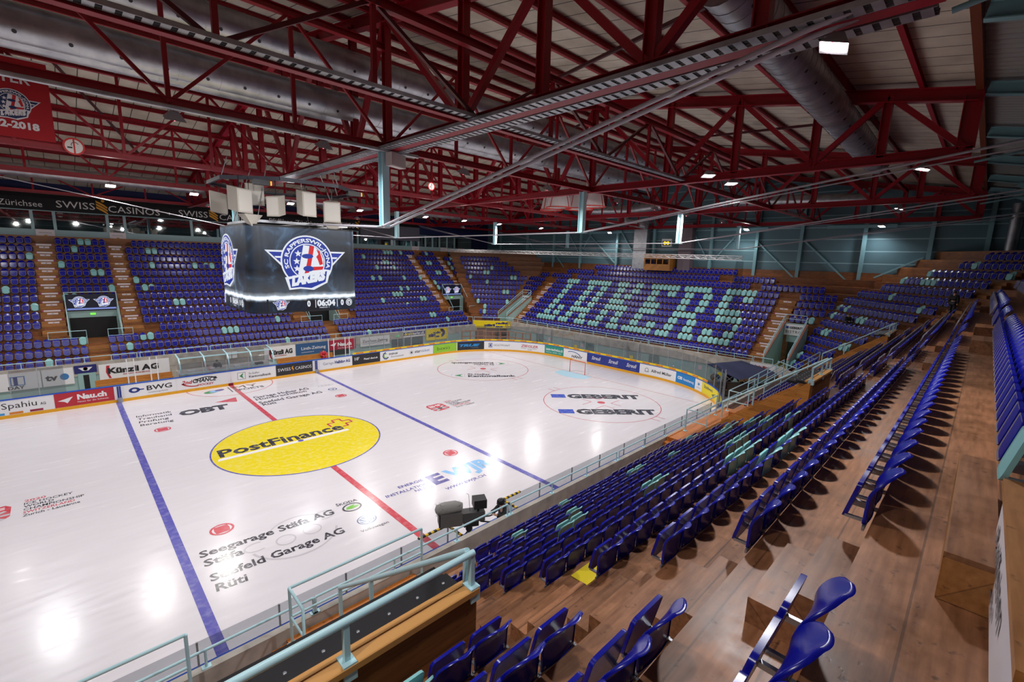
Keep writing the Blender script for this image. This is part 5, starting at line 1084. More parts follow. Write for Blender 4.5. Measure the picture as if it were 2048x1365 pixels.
# ---------------- player banner, no smoking signs ----------------
e = empty('jersey_banner', (-9.95, 2.55, 15.17), label='red retirement banner reading GEYER 2002-2018, upper left', cat='banner')
mb = MB(); mb.box(-2.2, -.015, 0, 1.35, .015, 3.1); mb.build('cloth', C_(170, 12, 26, .7), e)
mb = MB(); puttext(mb, 'GEYER', (-.75, -.03, 2.15), (1, 0, 0), (0, 0, 1), 1.55, .38, 1, bold=.02); puttext(mb, '2002-2018', (-.85, -.03, .38), (1, 0, 0), (0, 0, 1), 1.75, .26, 1, bold=.05)
def putb(shape, mi, ly): vs, fs = shape; mb.add([(p[0], -.025 - .002 * ly, p[1]) for p in vs], fs, mi)
crest(putb, .18, 1.32, .52)
mb.build('print', [C_(20, 40, 90), C_(230, 226, 230), C_(190, 24, 36), M_black], e)
mb = MB(); mb.box(-2.2, -.02, 3.1, 1.4, .02, 3.16); mb.build('hanging_bar', M_white, e)
for i, (x, y, z, s) in enumerate(((-8.05, 2.4, 15.1, .36), (5.0, -6.0, 14.3, .2))):
    e = empty('no_smoking_sign', (x, y, z), label=('round no smoking sign on the beam beside the red banner', 'round no smoking sign in the roof steel right of the scoreboard')[i], cat='sign')
    mb = MB(); vs, fs = flat(disc(32, s, s), (0, 0, 0), (1, 0, 0), (0, 0, 1)); mb.add(vs, fs, 0); vs, fs = flat(ring(32, s * .82, s), (0, -.01, 0), (1, 0, 0), (0, 0, 1)); mb.add(vs, fs, 1); vs, fs = flat(rect(-.05 * s, -.85 * s, .1 * s, .85 * s), (0, -.012, 0), (1, 0, 0), (0, 0, 1)); mb.add(vs, fs, 1)
    vs, fs = flat(rect(-.6 * s, -.25 * s, -.15 * s, -.08 * s), (0, -.008, 0), (1, 0, 0), (0, 0, 1)); mb.add(vs, fs, 2); vs, fs = flat(ring(10, .3 * s, .36 * s, 20, 200, 1, .1 * s, .15 * s), (0, -.008, 0), (1, 0, 0), (0, 0, 1)); mb.add(vs, fs, 2); mb.build('plate', [C_(232, 226, 222), C_(206, 40, 36), M_black], e)
# ---------------- local frame helpers for a stand section ----------------
def sec_root(name, sec, s, o, z, **k):
    return empty(name, P3(sec, s, o, z), R(SEC[sec][0]), **k)
# parapets (concrete) with pale blue rails on top
PARZ = {'F': 2.2, 'E': 2.7, 'D': 2.7, 'N': 2.7, 'S': 2.7}
def parapet(sec, s0, s1, label, thick=.18, face=True):
    o = off(sec, -1); z = PARZ[sec]
    e = sec_root('parapet', sec, s0, o, 0, label=label, cat='parapet')
    mb = MB(); mb.box(0, -thick, z - .95 if sec != 'S' else 0, s1 - s0, -.005, z); mb.build('concrete_wall', M_conc, e); return e
parapet('F', -22, 29.9, 'long grey concrete parapet before the far stand')
parapet('E', -16.9, 15.1, 'grey concrete parapet below the LAKERS seats')
parapet('D', 6.6, 12.0, 'grey concrete parapet below the far corner seats')
parapet('N', -12.2, -9.2, 'grey concrete parapet below the near corner seats')
parapet('S', -33, 22, 'grey concrete parapet at the foot of the near stand')
cntr = {}
def rail(sec, s0, s1, h, mid, label, grp, posts=3, base=None, oo=None):
    o = off(sec, -1) - .09 if oo is None else oo; z = PARZ[sec] if base is None else base
    e = sec_root('guard_rail', sec, s0, o, z, label=label, cat='railing', group=grp); L_ = s1 - s0
    mb = MB(); mb.tube([(0, 0, h), (L_, 0, h)], .028, 8); mb.build('top_bar', M_rail, e)
    if mid: mb = MB(); mb.tube([(0, 0, h * .45), (L_, 0, h * .45)], .022, 6); mb.build('middle_bar', M_rail, e)
    for i in range(posts):
        x = L_ * i / (posts - 1); mb = MB(); mb.tube([(x, 0, 0), (x, 0, h)], .026, 6); mb.box(x - .08, -.06, 0, x + .08, .06, .015); mb.build('post', M_rail, e)
    return e
n = 0
x = -19.6
while x < 28:
    rail('F', x + .1, x + 4.7, .4, False, 'pale blue rail on the far parapet, %s from the left' % ORD[n], 'far parapet rails', 4); x += 4.8; n += 1
for i, (a, b_) in enumerate(((-16.8, -13.5), (-13.4, -10.1), (-10.0, -6.7), (-6.6, -3.3), (-3.2, .1), (.2, 3.5), (3.6, 6.9), (7.0, 10.3), (10.4, 13.4))):
    rail('E', a, b_ , .42, True, 'pale blue rail below the LAKERS seats, %s from the left' % ORD[i], 'end parapet rails')
rail('E', 13.5, 15.0, .42, False, 'pale blue rail above the sponsor board at the bistro', None, 2)
rail('D', 6.8, 11.9, .42, False, 'pale blue rail above the yellow radio banner', None, 3)
rail('D', 5.9, 6.6, .42, False, 'short pale blue rail left of the yellow radio banner', None, 2)
rail('N', -12.0, -9.4, .42, False, 'pale blue rail below the near corner seats', None, 3)
xs = [(-21, -14.6, 'first'), (-14.5, -8.9, 'second'), (-8.8, -5.8, 'third')]
n = 0
for a, b_ in ((-21.5, -15.7), (-12.7, -6.75), (-6.55, -.5), (-.35, 5.7), (5.75, 12)):     # s = -x
    rail('S', a, b_, .38, False, 'low pale blue rail on the near parapet, %s counted from the end' % ORD[n], 'near parapet rails', 4); n += 1
# wooden boards / yellow banner on corner parapet
e = sec_root('radio_banner', 'D', 6.75, off('D', -1) - .2, 1.75, label='yellow banner reading radio zürisee on the far corner parapet', cat='banner')
YB = C_(244, 218, 16, .5); NB = C_(34, 38, 110, .5)
mb = MB(); mb.box(0, -.03, 0, 5.1, 0, .95); mb.build('cloth', YB, e)
mb = MB(); puttext(mb, 'radio', (2.9, -.05, .52), (1, 0, .04), (0, 0, 1), 1.6, .24, bold=.06); puttext(mb, 'züri', (1.3, -.05, .18), (1, 0, .04), (0, 0, 1), 1.5, .3, bold=.07); puttext(mb, 'see', (2.9, -.05, .1), (1, 0, .04), (0, 0, 1), .95, .24, bold=.07)
for r_ in (.2, .34, .48): vs, fs = flat(ring(24, r_ - .05, r_, 0, 360), (4.65, -.05, .45), (1, 0, 0), (0, 0, 1)); mb.add(vs, fs)
mb.build('print', NB, e)
# ---------------- corridor walls under the stands with adverts ----------------
mb = MB(); mb.box(-22, 0, 0, 29.5, .1, 1.27); mb.build('corridor_wall', M_cwall, loc=(0, off('F', -1) - .12, 0), label='pale green wall behind the players benches', cat='wall')
for x0, x1 in ((-3.6, 4.2),):
    mb = MB(); mb.box(x0, 0, 0, x1, .02, 1.27); mb.build('concrete_panel', M_conc, loc=(0, off('F', -1) - .16, 0), label='bare concrete wall section behind the timekeepers box', cat='wall')
FW = off('F', -1) - .2
def board(x0, x1, z0, z1, bg, label, items, y=FW, name='advert_board'):
    e = empty(name, (x0, y, z0), label=label, cat='advert board')
    mb = MB(); mb.box(0, -.03, 0, x1 - x0, 0, z1 - z0); mb.build('board', bg, e)
    for it in items:
        mb = MB()
        if it[0] == 't': _, m_, s, x, w_, z, h, k = it; puttext(mb, s, (x, -.045, z), (1, 0, 0), (0, 0, 1), w_, h, **k); mb.build('lettering', m_, e)
        else: _, m_, shp, x, z, sx, sz = it; vs, fs = flat(shp, (x, -.04, z), (1, 0, 0), (0, 0, 1), sx, sz); mb.add(vs, fs); mb.build('emblem', m_, e)
    return e
board(-14.2, -10.75, .75, 1.98, WH, 'white board with a blue square sign and the word DAY', [('t', NV, '1', 2.1, .2, .4, .5, K(bold=.05)), ('s', C_(40, 110, 190), ring(4, .85, 1, 45, 405), 2.3, .65, .5, .45), ('t', BK, 'DAY', 1.8, .8, .08, .22, K(bold=.02))])
board(-10.7, -9.05, .75, 1.98, WH, 'white tvo board with a blue dot', [('t', BK, 'tv', .15, .65, .42, .42, K(bold=.04)), ('s', C_(60, 130, 190), disc(24), 1.15, .6, .24, .24)])
board(-9.0, -7.75, 1.45, 2.05, NB, 'small navy crest plate above the pale door', [('s', WH, poly([(-1, .5), (1, .5), (.4, -.5), (-.4, -.5)]), .62, .3, .4, .25), ('s', RD, disc(16), .62, .32, .13, .13)])
dd = empty('door_1', (-8.35, FW + .02, 0)); dd['kind'] = 'structure'
mb = MB(); mb.box(-.5, -.05, 0, .5, 0, 1.44); mb.build('leaf', C_(150, 186, 184), dd); mb = MB(); mb.box(-.2, -.06, .2, .12, -.04, 1.3); mb.build('window_strip', M_dark, dd)
def kunz(x0, x1, lb):
    W_ = x1 - x0
    board(x0, x1, .78, 1.95, WH, lb, [('t', BK, 'Künzli AG', .5, W_ * .72, .42, .42, K(bold=.05)), ('t', RD, 'BAUUNTERNEHMUNG', W_ * .32, W_ * .38, .22, .09, K()), ('s', RD, poly([(-.3, 1), (.3, 1), (-.1, 0), (.4, -1), (0, -1), (-.45, 0)]), .55, .55, .35, .5)])
kunz(-7.65, -3.3, 'large white Künzli AG board left of the timekeepers box'); kunz(3.9, 6.7, 'white Künzli AG board right of the timekeepers box')
board(6.75, 9.9, .85, 1.98, C_(50, 92, 140), 'blue Linth-Zeitung board behind the bench', [('t', WH, 'Linth-Zeitung', .5, 2.4, .48, .3, K(bold=.01)), ('t', WH, 'suedostschweiz.ch', .5, 1.2, .2, .08, K())])
board(9.95, 12.9, .85, 1.98, C_(170, 40, 66), 'red Nau.ch board on the corridor wall', [('t', WH, 'Nau.ch', .95, 1.5, .48, .36, K(bold=.05)), ('t', WH, 'News für die Schweiz.', .95, 1.6, .22, .1, K()), ('s', WH, poly([(0, .5), (1, 1), (.6, 0), (.42, .3)]), .15, .42, .7, .45)])
board(13.4, 16.9, .95, 1.95, WH, 'white Zürichsee-Zeitung board', [('t', BK, 'Zürichsee-Zeitung', .25, 3.0, .42, .28, K(bold=.0)), ('s', NB, rect(0, 0, 1, 1), .25, .28, 3.0, .025)])
board(18.7, 21.6, 1.45, 2.1, C_(244, 240, 240), 'blue and white direktkurier.ch board over the doors', [('s', NB, rect(0, 0, 1, 1), 0, .18, 2.9, .4), ('t', C_(250, 220, 40), 'direkt', .08, 1.1, .26, .26, K(bold=.05)), ('t', WH, 'kurier.ch', 1.22, 1.55, .26, .26, K(bold=.05))])
board(21.8, 25.0, .75, 2.1, YB, 'yellow radio zürisee board on the corridor wall', [('t', NB, 'züri', .25, 1.1, .45, .38, K(bold=.07)), ('t', NB, 'radio', 1.0, 1.1, .78, .26, K(bold=.06)), ('t', NB, 'see', 1.2, .7, .32, .24, K(bold=.06)), ('s', NB, ring(24, .3, 1, -90, 110), 2.2, .8, .55, .5)])
for i, (a, b_) in enumerate(((17.2, 17.9), (18.05, 18.6), (18.9, 19.7), (19.9, 20.7), (20.75, 21.3))):
    dd = empty('door_%d' % (i + 2), ((a + b_) / 2, FW, 0)); dd['kind'] = 'structure'
    mb = MB(); mb.box(-(b_ - a) / 2, -.04, 0, (b_ - a) / 2, 0, 1.38); mb.build('leaf', C_(84, 98, 104, .4), dd)
e = empty('exit_sign', (17.95, FW - .03, 1.72), label='small green exit sign above the grey doors', cat='sign'); mb = MB(); mb.box(-.2, -.03, -.1, .2, 0, .1); mb.build('plate', mat('exit_green', (60, 190, 110), emit=(60, 200, 120), es=.6), e); mb = MB(); puttext(mb, 'EXIT', (-.15, -.04, -.04), (1, 0, 0), (0, 0, 1), .3, .08); mb.build('lettering', WH, e)
# benches, timekeepers box
for i, (a, b_) in enumerate(((-8.0, -3.4), (4.4, 9.6))):
    e = empty('player_bench', ((a + b_) / 2, 17.6, 0), label=('left', 'right')[i] + ' long pine players bench behind the boards', cat='bench'); w_ = (b_ - a) / 2
    mb = MB(); mb.box(-w_, -.2, .75, w_, .2, .82); mb.build('seat_board', M_pine, e); mb = MB(); mb.box(-w_, .2, .8, w_, .25, 1.15); mb.build('back_board', M_pine, e)
    for x in (-w_ + .2, 0, w_ - .2): mb = MB(); mb.box(x - .04, -.15, 0, x + .04, .15, .75); mb.build('leg', M_pine, e)
e = empty('timekeeper_box', (0, 17.2, 0), label='glazed timekeepers box with curved pale blue ribs at centre ice', cat='booth')
mb = MB(); mb.box(-3.1, -1.2, 0, 3.6, .8, 1.15); mb.build('counter', C_(206, 196, 190), e)
prof = [(-1.2, 1.15), (-1.2, 1.6), (-1.05, 2.05), (-.7, 2.35), (.6, 2.5)]
for i, x in enumerate((-3.1, -1.45, .2, 1.9, 3.6)):
    mb = MB(); 
    for a, b_ in zip(prof[:-1], prof[1:]): mb.beam((x, a[0], a[1]), (x, b_[0], b_[1]), .09, .09)
    mb.build('rib', M_rail, e)
mb = MB(); mb.beam((-3.1, -.7, 2.35), (3.6, -.7, 2.35), .09); mb.beam((-3.1, -1.2, 1.18), (3.6, -1.2, 1.18), .08); mb.build('rail', M_rail, e)
mb = MB()
for a, b_ in zip(prof[:-1], prof[1:]): mb.add([(-3.1, a[0], a[1]), (3.6, a[0], a[1]), (3.6, b_[0], b_[1]), (-3.1, b_[0], b_[1])], [(0, 1, 2, 3)])
mb.build('glazing', M_glass, e)
for i, (x, z, w_) in enumerate(((-2.3, 1.15, .5), (-.9, 1.15, .4), (.9, 1.15, .45), (2.6, 1.15, .6))):
    mb = MB(); mb.box(-w_ / 2, -.2, 0, w_ / 2, .2, .16); mb.build('equipment_box', (WH, BK)[i % 2 * (i == 3)], loc=(x, 16.6, z), label='small white box on the timekeepers counter, %s from the left' % ORD[i], cat='box', group='things on the timekeepers counter')
for i in range(4):
    mb = MB(); mb.box(-.2, 0, -.14, .2, .01, .14); mb.build('notice_sheet', WH, loc=(1.0 + .45 * (i % 2), FW - .09, 1.78 - .32 * (i // 2)), label='white paper notice on the wall of the timekeepers box, %s' % ORD[i], cat='notice', group='wall notices')
for i in range(5):
    mb = MB(); mb.box(-1.0, -.04, -.05, 1.0, .04, .05); mb.build('stored_stick', C_(52, 60, 62), loc=(10.9, FW - .5, 1.0 - .11 * i + .0), label='dark plank of the stack under the red board, %s from the top' % ORD[i], cat='plank', group='stacked planks')
# end corridor wall and doors
mb = MB(); mb.box(0, 0, 0, .1, 32.5, 1.76); mb.build('corridor_wall', C_(150, 180, 178), loc=(off('E', -1) + .01 - .12, -15.4, 0), label='pale green corridor wall behind the goal', cat='wall')
for i, y in enumerate((11.2, 5.6, 3.6, -1.7, -4.3, -10.8)):
    dd = empty('door_%d' % (i + 10), (off('E', -1) - .12, y, 0)); dd['kind'] = 'structure'
    mb = MB(); mb.box(-.04, -.55, 0, 0, .55, 1.7); mb.build('leaf', (C_(96, 122, 122), C_(140, 160, 160))[i % 2], dd)
    if i % 2: mb = MB(); mb.box(-.055, -.25, .9, -.04, .15, 1.2); mb.build('notice', YB, dd)
for i, y in enumerate((9.6, 4.6, -9.0)): mb = MB(); mb.box(-.01, -.18, -.2, 0, .18, .2); mb.build('notice_sheet', C_(214, 190, 196), loc=(off('E', -1) - .13, y, 1.3), label='small pinkish notice on the corridor wall behind the goal, %s from the left' % ORD[i], cat='notice', group='corridor notices')
# timber barriers in the far corner corridor
for i, (x, y, a) in enumerate(((29.6, 15.6, -35), (31.2, 13.2, -75), (27.6, 17.6, -20))):
    e = empty('timber_barrier', (x, y, 0), R(a), label='orange timber barrier in the far corner corridor, %s' % ('middle', 'right', 'left')[i], cat='barrier')
    for q in (-1.6, -.5, .5, 1.6): mb = MB(); mb.box(q - .06, -.06, 0, q + .06, .06, 1.75); mb.build('post', C_(176, 110, 66), e)
    for z in (1.0, 1.7): mb = MB(); mb.box(-1.7, -.04, z, 1.7, .04, z + .1); mb.build('bar', C_(186, 120, 74), e)
# ---------------- aisle stairs ----------------
AIS = [('F', -10.46, -9.07, 4, 14, 'left of the first exit opening', 1), ('F', -5.57, -4.24, 4, 14, 'right of the first exit opening', 1), ('F', -8.0, -6.75, 0, 2, 'below the first exit opening', 0), ('F', 8.19, 9.55, 4, 14, 'left of the second exit opening', 1), ('F', 13.05, 14.4, 4, 14, 'right of the second exit opening', 1), ('F', 10.7, 11.92, 0, 2, 'below the second exit opening', 0),
       ('F', 27.05, 28.45, 4, 14, 'left of the third exit opening', 1), ('F', 31.95, 33.33, 5, 14, 'right of the third exit opening', 1), ('F', 29.75, 31.05, 0, 2, 'below the third exit opening', 0),
       ('E', -17.2, -15.65, 0, 8, 'left of the LAKERS seats', 1), ('E', 12.7, 14.2, 0, 8, 'right of the LAKERS seats', 1),
       ('S', 4.35, 5.42, 2, 9, 'beside the viewpoint in the near stand', 2), ('S', -10.1, -8.65, 3, 10, 'second in the near stand', 2), ('S', -14.65, -13.15, 3, 10, 'third in the near stand', 2), ('S', -28.6, -27.15, 3, 10, 'fourth in the near stand', 2), ('N', -7.4, -6.2, 6, 14, 'in the near corner', 0)]
M_pine2 = wood_mat('landing_pine', (190, 104, 34), (220, 134, 54), (.35, .55), .55, .2)
M_sgw = C_(232, 222, 228); M_sgm = C_(190, 60, 120)
for sec, s0, s1, k0, k1, nm, sg in AIS:
    z0 = zn(sec, k0 - 1); e = sec_root('aisle_stairs', sec, s0, off(sec, k0 - 1), z0, label='wooden aisle steps %s' % nm, cat='stairs')
    for k in range(k0, k1 + 1):
        o1 = off(sec, k) - off(sec, k0 - 1); za = zn(sec, k - 1) - z0; zb = zn(sec, k) - z0; h = (zb - za) / 3
        if sec == 'S' and k == 10 : h = (zb - za) / 2
        mb = MB(); mb.box(0, o1 - .58, za, s1 - s0, o1, za + h); 
        if not (sec == 'S' and k == 10): mb.box(0, o1 - .29, za + h, s1 - s0, o1, za + 2 * h)
        mb.build('step_box', M_step if sec != 'S' else M_woodD, e)
        if sg == 1 and k > k0:
            w_ = s1 - s0; mb = MB()
            if random.random() < .75:
                mb.box(w_ * .15, o1 - .005, za + 2 * h + .03, w_ * .85, o1 - .02, zb - .05, 0); mb.box(w_ * .08, o1 - .005, za + 2 * h + .05, w_ * .15, o1 - .018, zb - .07, 1); mb.box(w_ * .85, o1 - .005, za + 2 * h + .05, w_ * .92, o1 - .018, zb - .07, 1)
            mb.box(w_ * .28, o1 - .295, za + h + .04, w_ * .74, o1 - .31, za + 2 * h - .04, 0); mb.box(w_ * .47, o1 - .31, za + h + .09, w_ * .55, o1 - .312, za + 2 * h - .09, 2); mb.build('step_sign', [M_sgw, M_sgm, BK], e)
# ---------------- exit openings of the far stand ----------------
for i, (a, b_, nm) in enumerate(((-8.95, -5.72, 'first'), (9.72, 12.95, 'second'), (28.7, 31.95, 'third'))):
    yb = off('F', 6); zt = zn('F', 6)
    e = empty('exit_portal', ((a + b_) / 2, yb, HOLEZ['F']), label='%s exit opening in the far stand, pale green lintel over a dark doorway' % nm, cat='doorway'); w_ = (b_ - a) / 2; dz = zt - HOLEZ['F']
    mb = MB(); mb.box(-w_, -.05, 1.75, w_, .0, 2.3); mb.build('lintel', M_cwall, e)
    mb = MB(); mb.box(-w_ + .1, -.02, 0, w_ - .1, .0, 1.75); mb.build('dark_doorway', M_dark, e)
    mb = MB(); mb.box(-w_, -.06, 0, -w_ + .12, 0, 1.8); mb.box(w_ - .12, -.06, 0, w_, 0, 1.8); mb.build('frame', M_cwall, e)
    for sx in (-1, 1):     # pale side walls
        mb = MB(); x = sx * w_
        pr = [(-3 * .848, 0), (0, 0), (0, dz + .0), (-3 * .848, zn('F', 3) - HOLEZ['F'] - .1)]
        vs = [(x - .05 * sx, p[0], p[1]) for p in pr] + [(x + .02 * sx, p[0], p[1]) for p in pr]; mb.add(vs, [(0, 1, 2, 3), (7, 6, 5, 4), (0, 4, 5, 1), (1, 5, 6, 2), (2, 6, 7, 3), (3, 7, 4, 0)]); mb.build('side_wall', M_cwall if i != 2 or sx == 1 else M_pine, e)
        mb = MB(); mb.tube([(x, -3 * .848, zn('F', 3) - HOLEZ['F'] + .35), (x, -.1, dz + 1.35)], .03, 6); mb.tube([(x, -3 * .848, zn('F', 3) - HOLEZ['F'] - .1), (x, -3 * .848, zn('F', 3) - HOLEZ['F'] + .35)], .03, 6); mb.build('hand_rail', M_rail, e)
    mb = MB(); mb.tube([(-w_, -.1, dz), (-w_, -.1, dz + 1.35), (w_, -.1, dz + 1.35), (w_, -.1, dz)], .03, 6); mb.build('top_rail', M_rail, e)
    s_ = empty('led_screen', ((a + b_) / 2, yb - .1, 5.5), label='wide LED screen with two team crests over the %s exit' % nm, cat='screen'); 
    mb = MB(); mb.box(-w_ + .05, -.06, 0, w_ - .05, 0, 1.35); mb.build('panel', mat('led_panel', (8, 10, 16), .4, emit=(16, 24, 48), es=.6), s_)
    mb = MB(); vs, fs = flat(rect(-w_ + .08, .06, w_ - .08, .2), (0, -.065, 0), (1, 0, 0), (0, 0, 1)); mb.add(vs, fs); mb.build('glow_band', E_('led_haze', (150, 170, 255), .9), s_)
    mb = MB()
    def ps(shape, mi, ly): vs, fs = shape; mb.add([(p[0], -.07 - .002 * ly, p[1]) for p in vs], fs, mi)
    crest(ps, -.75, .75, .4); crest(ps, .78, .75, .4); mb.build('crests', LM, s_)
    g_ = empty('exit_sign', ((a + b_) / 2, yb - .08, 5.18), label='small green exit sign under the %s LED screen' % nm, cat='sign'); mb = MB(); mb.box(-.17, -.03, -.08, .17, 0, .08); mb.build('plate', mat('exit_green2', (120, 230, 90), emit=(130, 240, 80), es=1.2), g_)
    # landing with pale blue barriers
    for sx, xa, xb in ((-1, -w_ - 1.2, -.65), (1, .65, w_ + .6)):
        r_ = empty('landing_barrier', ((a + b_) / 2, off('F', 2) + .1, zn('F', 2)), label='pale blue barrier on the landing %s of the %s exit' % (('left', 'right')[sx > 0], nm), cat='railing')
        mb = MB(); mb.tube([(xa, 0, 0), (xa, 0, 1.05), (xb, 0, 1.05), (xb, 0, 0)], .03, 6); mb.build('frame', M_rail, r_); mb = MB(); mb.tube([(xa, 0, .5), (xb, 0, .5)], .022, 6); mb.build('middle_bar', M_rail, r_)
    mb = MB(); mb.box(-w_ - 1.35, -.02, 0, -.62, 0, .62); mb.box(.62, -.02, 0, w_ + 1.0, 0, .62); mb.build('plank_fascia', M_pine, loc=((a + b_) / 2, off('F', 2) - .0, zn('F', 1)), label='orange plank face of the landing below the %s exit' % nm, cat='panelling')
# ---------------- bistro stairwells ----------------
for i, (s0, s1, nm) in enumerate(((-18.95, -17.4, 'far corner'), (14.3, 15.95, 'near corner'))):
    e = sec_root('bistro_stairwell', 'E', (s0 + s1) / 2, off('E', 4) + .1, 2.2, label='pale green stairwell to the bistro cut into the %s' % nm, cat='stairwell'); w_ = (s1 - s0) / 2; dd_ = off('E', 4) - off('E', -1) + .1
    zt = zn('E', 4) + .1 - 2.2
    for sx in (-1, 1):
        x = sx * w_; pr = [(-dd_, 0), (0, 0), (0, zt + .45), (-dd_, 1.0)]
        mb = MB(); vs = [(x, p[0], p[1]) for p in pr] + [(x + .16 * sx, p[0], p[1]) for p in pr]; mb.add(vs, [(0, 1, 2, 3), (7, 6, 5, 4), (0, 4, 5, 1), (1, 5, 6, 2), (2, 6, 7, 3), (3, 7, 4, 0)]); mb.build('side_wall', M_cwall, e)
        mb = MB(); mb.beam((x + .08 * sx, -dd_, 1.02), (x + .08 * sx, 0, zt + .47), .2, .06); mb.build('wooden_cap', C_(150, 96, 76), e)
        mb = MB(); mb.tube([(x + .08 * sx, -dd_, 1.0), (x + .08 * sx, -dd_, 1.5), (x + .08 * sx, 0, zt + 1.05)], .035, 6); mb.tube([(x + .08 * sx, -dd_, 1.25), (x + .08 * sx, 0, zt + .78)], .025, 6); mb.build('hand_rail', M_rail, e)
    mb = MB(); mb.box(-w_, -.02, 1.9, w_, .06, zt + .45); mb.build('lintel', M_cwall, e)
    mb = MB(); mb.box(-w_, .02, 0, w_, .06, 1.9); mb.build('dark_doorway', C_(44, 62, 58, .6), e)
    mb = MB(); mb.box(-w_, -dd_, -.02, w_, .0, .02); mb.build('landing_floor', C_(186, 166, 88), e)
    mb = MB(); mb.tube([(-w_, -.05, zt + .45), (-w_, -.05, zt + 1.2), (w_, -.05, zt + 1.2), (w_, -.05, zt + .45)], .035, 6); mb.tube([(-w_, -.05, zt + .82), (w_, -.05, zt + .82)], .022, 6); mb.build('top_rail', M_rail, e)
    sg_ = sec_root('bistro_sign', 'E', (s0 + s1) / 2, off('E', 4) - .0, 2.2 + zt - .62, label='white GEBERIT BISTRO sign above the %s stairwell' % nm, cat='sign')
    mb = MB(); mb.box(-w_ + .03, -.04, 0, w_ - .03, 0, .98); mb.build('board', WH, sg_)
    mb = MB(); puttext(mb, 'GEBERIT', (-w_ + .42, -.05, .6), (1, 0, 0), (0, 0, 1), 1.05, .19, bold=.04); puttext(mb, 'BISTRO', (-w_ + .15, -.05, .2), (1, 0, 0), (0, 0, 1), 1.25, .24, bold=.0, spacing=1.2); mb.build('lettering', BK, sg_)
    mb = MB(); vs, fs = flat(rect(0, 0, .2, .2), (-w_ + .15, -.05, .6), (1, 0, 0), (0, 0, 1)); mb.add(vs, fs); mb.build('blue_square', C_(30, 70, 190), sg_)
e = sec_root('sponsor_board', 'E', 13.3, off('E', -1) - .22, 1.6, label='white slanted sponsor board with yellow and red lettering below the bistro rail', cat='advert board')
mb = MB(); mb.box(0, -.03, 0, 2.6, 0, 1.05); mb.build('board', WH, e)
mb = MB(); puttext(mb, 'Starke Mittel', (.4, -.045, .68), (1, 0, 0), (0, 0, 1), 1.1, .2, bold=.03); mb.build('lettering', C_(150, 40, 60), e); mb = MB(); puttext(mb, 'Gelenke und Gelenke', (.25, -.045, .3), (1, 0, 0), (0, 0, 1), 1.5, .18, bold=.04); mb.build('lettering', C_(120, 90, 20), e)
mb = MB(); vs, fs = flat(rect(.1, .22, 1.8, .56), (0, -.04, 0), (1, 0, 0), (0, 0, 1)); mb.add(vs, fs); mb.build('emblem', C_(240, 220, 40), e); mb = MB(); puttext(mb, 'axa', (1.95, -.045, .25), (1, 0, 0), (0, 0, 1), .5, .3, bold=.05); mb.build('lettering', C_(60, 80, 180), e)
# ---------------- tunnel awning and benches at the near goal corner ----------------
e = empty('tunnel_awning', (31.0, -13.2, 2.05), R(-20), label='dark blue fringed awning over the players tunnel at the near goal corner', cat='awning')
mb = MB(); mb.add([(-2.6, -2, 0), (2.2, -2, 0), (2.2, 1.2, .55), (-2.6, 1.2, .55), (-2.6, -2, -.06), (2.2, -2, -.06), (2.2, 1.2, .49), (-2.6, 1.2, .49)], [(0, 1, 2, 3), (7, 6, 5, 4), (0, 4, 5, 1), (2, 6, 7, 3), (1, 5, 6, 2), (0, 3, 7, 4)]); mb.build('canopy', C_(28, 34, 74, .7), e)
mb = MB(); 
for i in range(24): mb.box(-2.6 + .2 * i, -2.03, -.2, -2.5 + .2 * i, -2.0, 0)
mb.build('fringe', C_(150, 110, 60), e)
e = empty('tunnel_sign', (30.6, -15.4, 1.15), R(-25), label='dark board with orange TGT letters inside the tunnel', cat='sign'); mb = MB(); mb.box(-1.0, -.04, -.4, 1.4, 0, .4); mb.build('board', M_black, e)
mb = MB(); puttext(mb, 'TGT', (-.5, -.06, -.15), (1, 0, 0), (0, 0, 1), 1.0, .32, bold=.05); mb.build('lettering', C_(226, 130, 40), e); mb = MB(); mb.box(.8, -.05, -.3, 1.35, -.03, .3); mb.build('red_panel', C_(120, 24, 40), e)
for i, (x, y) in enumerate(((29.8, -11.6), (30.4, -12.5), (30.9, -13.4))):
    e = empty('equipment_bag', (x, y, 1.4), R(-40 - 15 * i), label='black bag with white sticks print on the shelf behind the glass, %s from the left' % ORD[i], cat='bag', group='black bags behind the corner glass')
    mb = MB(); mb.ball((0, 0, 0), .42, 12, 8, 0, (1, .6, .75)); mb.build('bag_body', M_black, e)
    mb = MB()
    for a in (-40, 40): mb.beam((-.3 * math.cos(R(a)), -.27, .3 * math.sin(R(a))), (.3 * math.cos(R(a)), -.27, -.3 * math.sin(R(a))), .03, .03)
    mb.build('print', WH, e)
mb = MB(); mb.box(-1.8, -.35, 0, 1.8, .35, 1.05); mb.build('shelf', C_(100, 84, 74), loc=(30.4, -12.5, 0), rz=R(-58), label='wooden shelf under the black bags behind the corner glass', cat='shelf')
mb = MB(); mb.ball((0, 0, 0), .16); mb.build('ball', C_(190, 120, 70), loc=(30.6, -14.2, 1.4), label='orange ball beside the black bags', cat='ball')
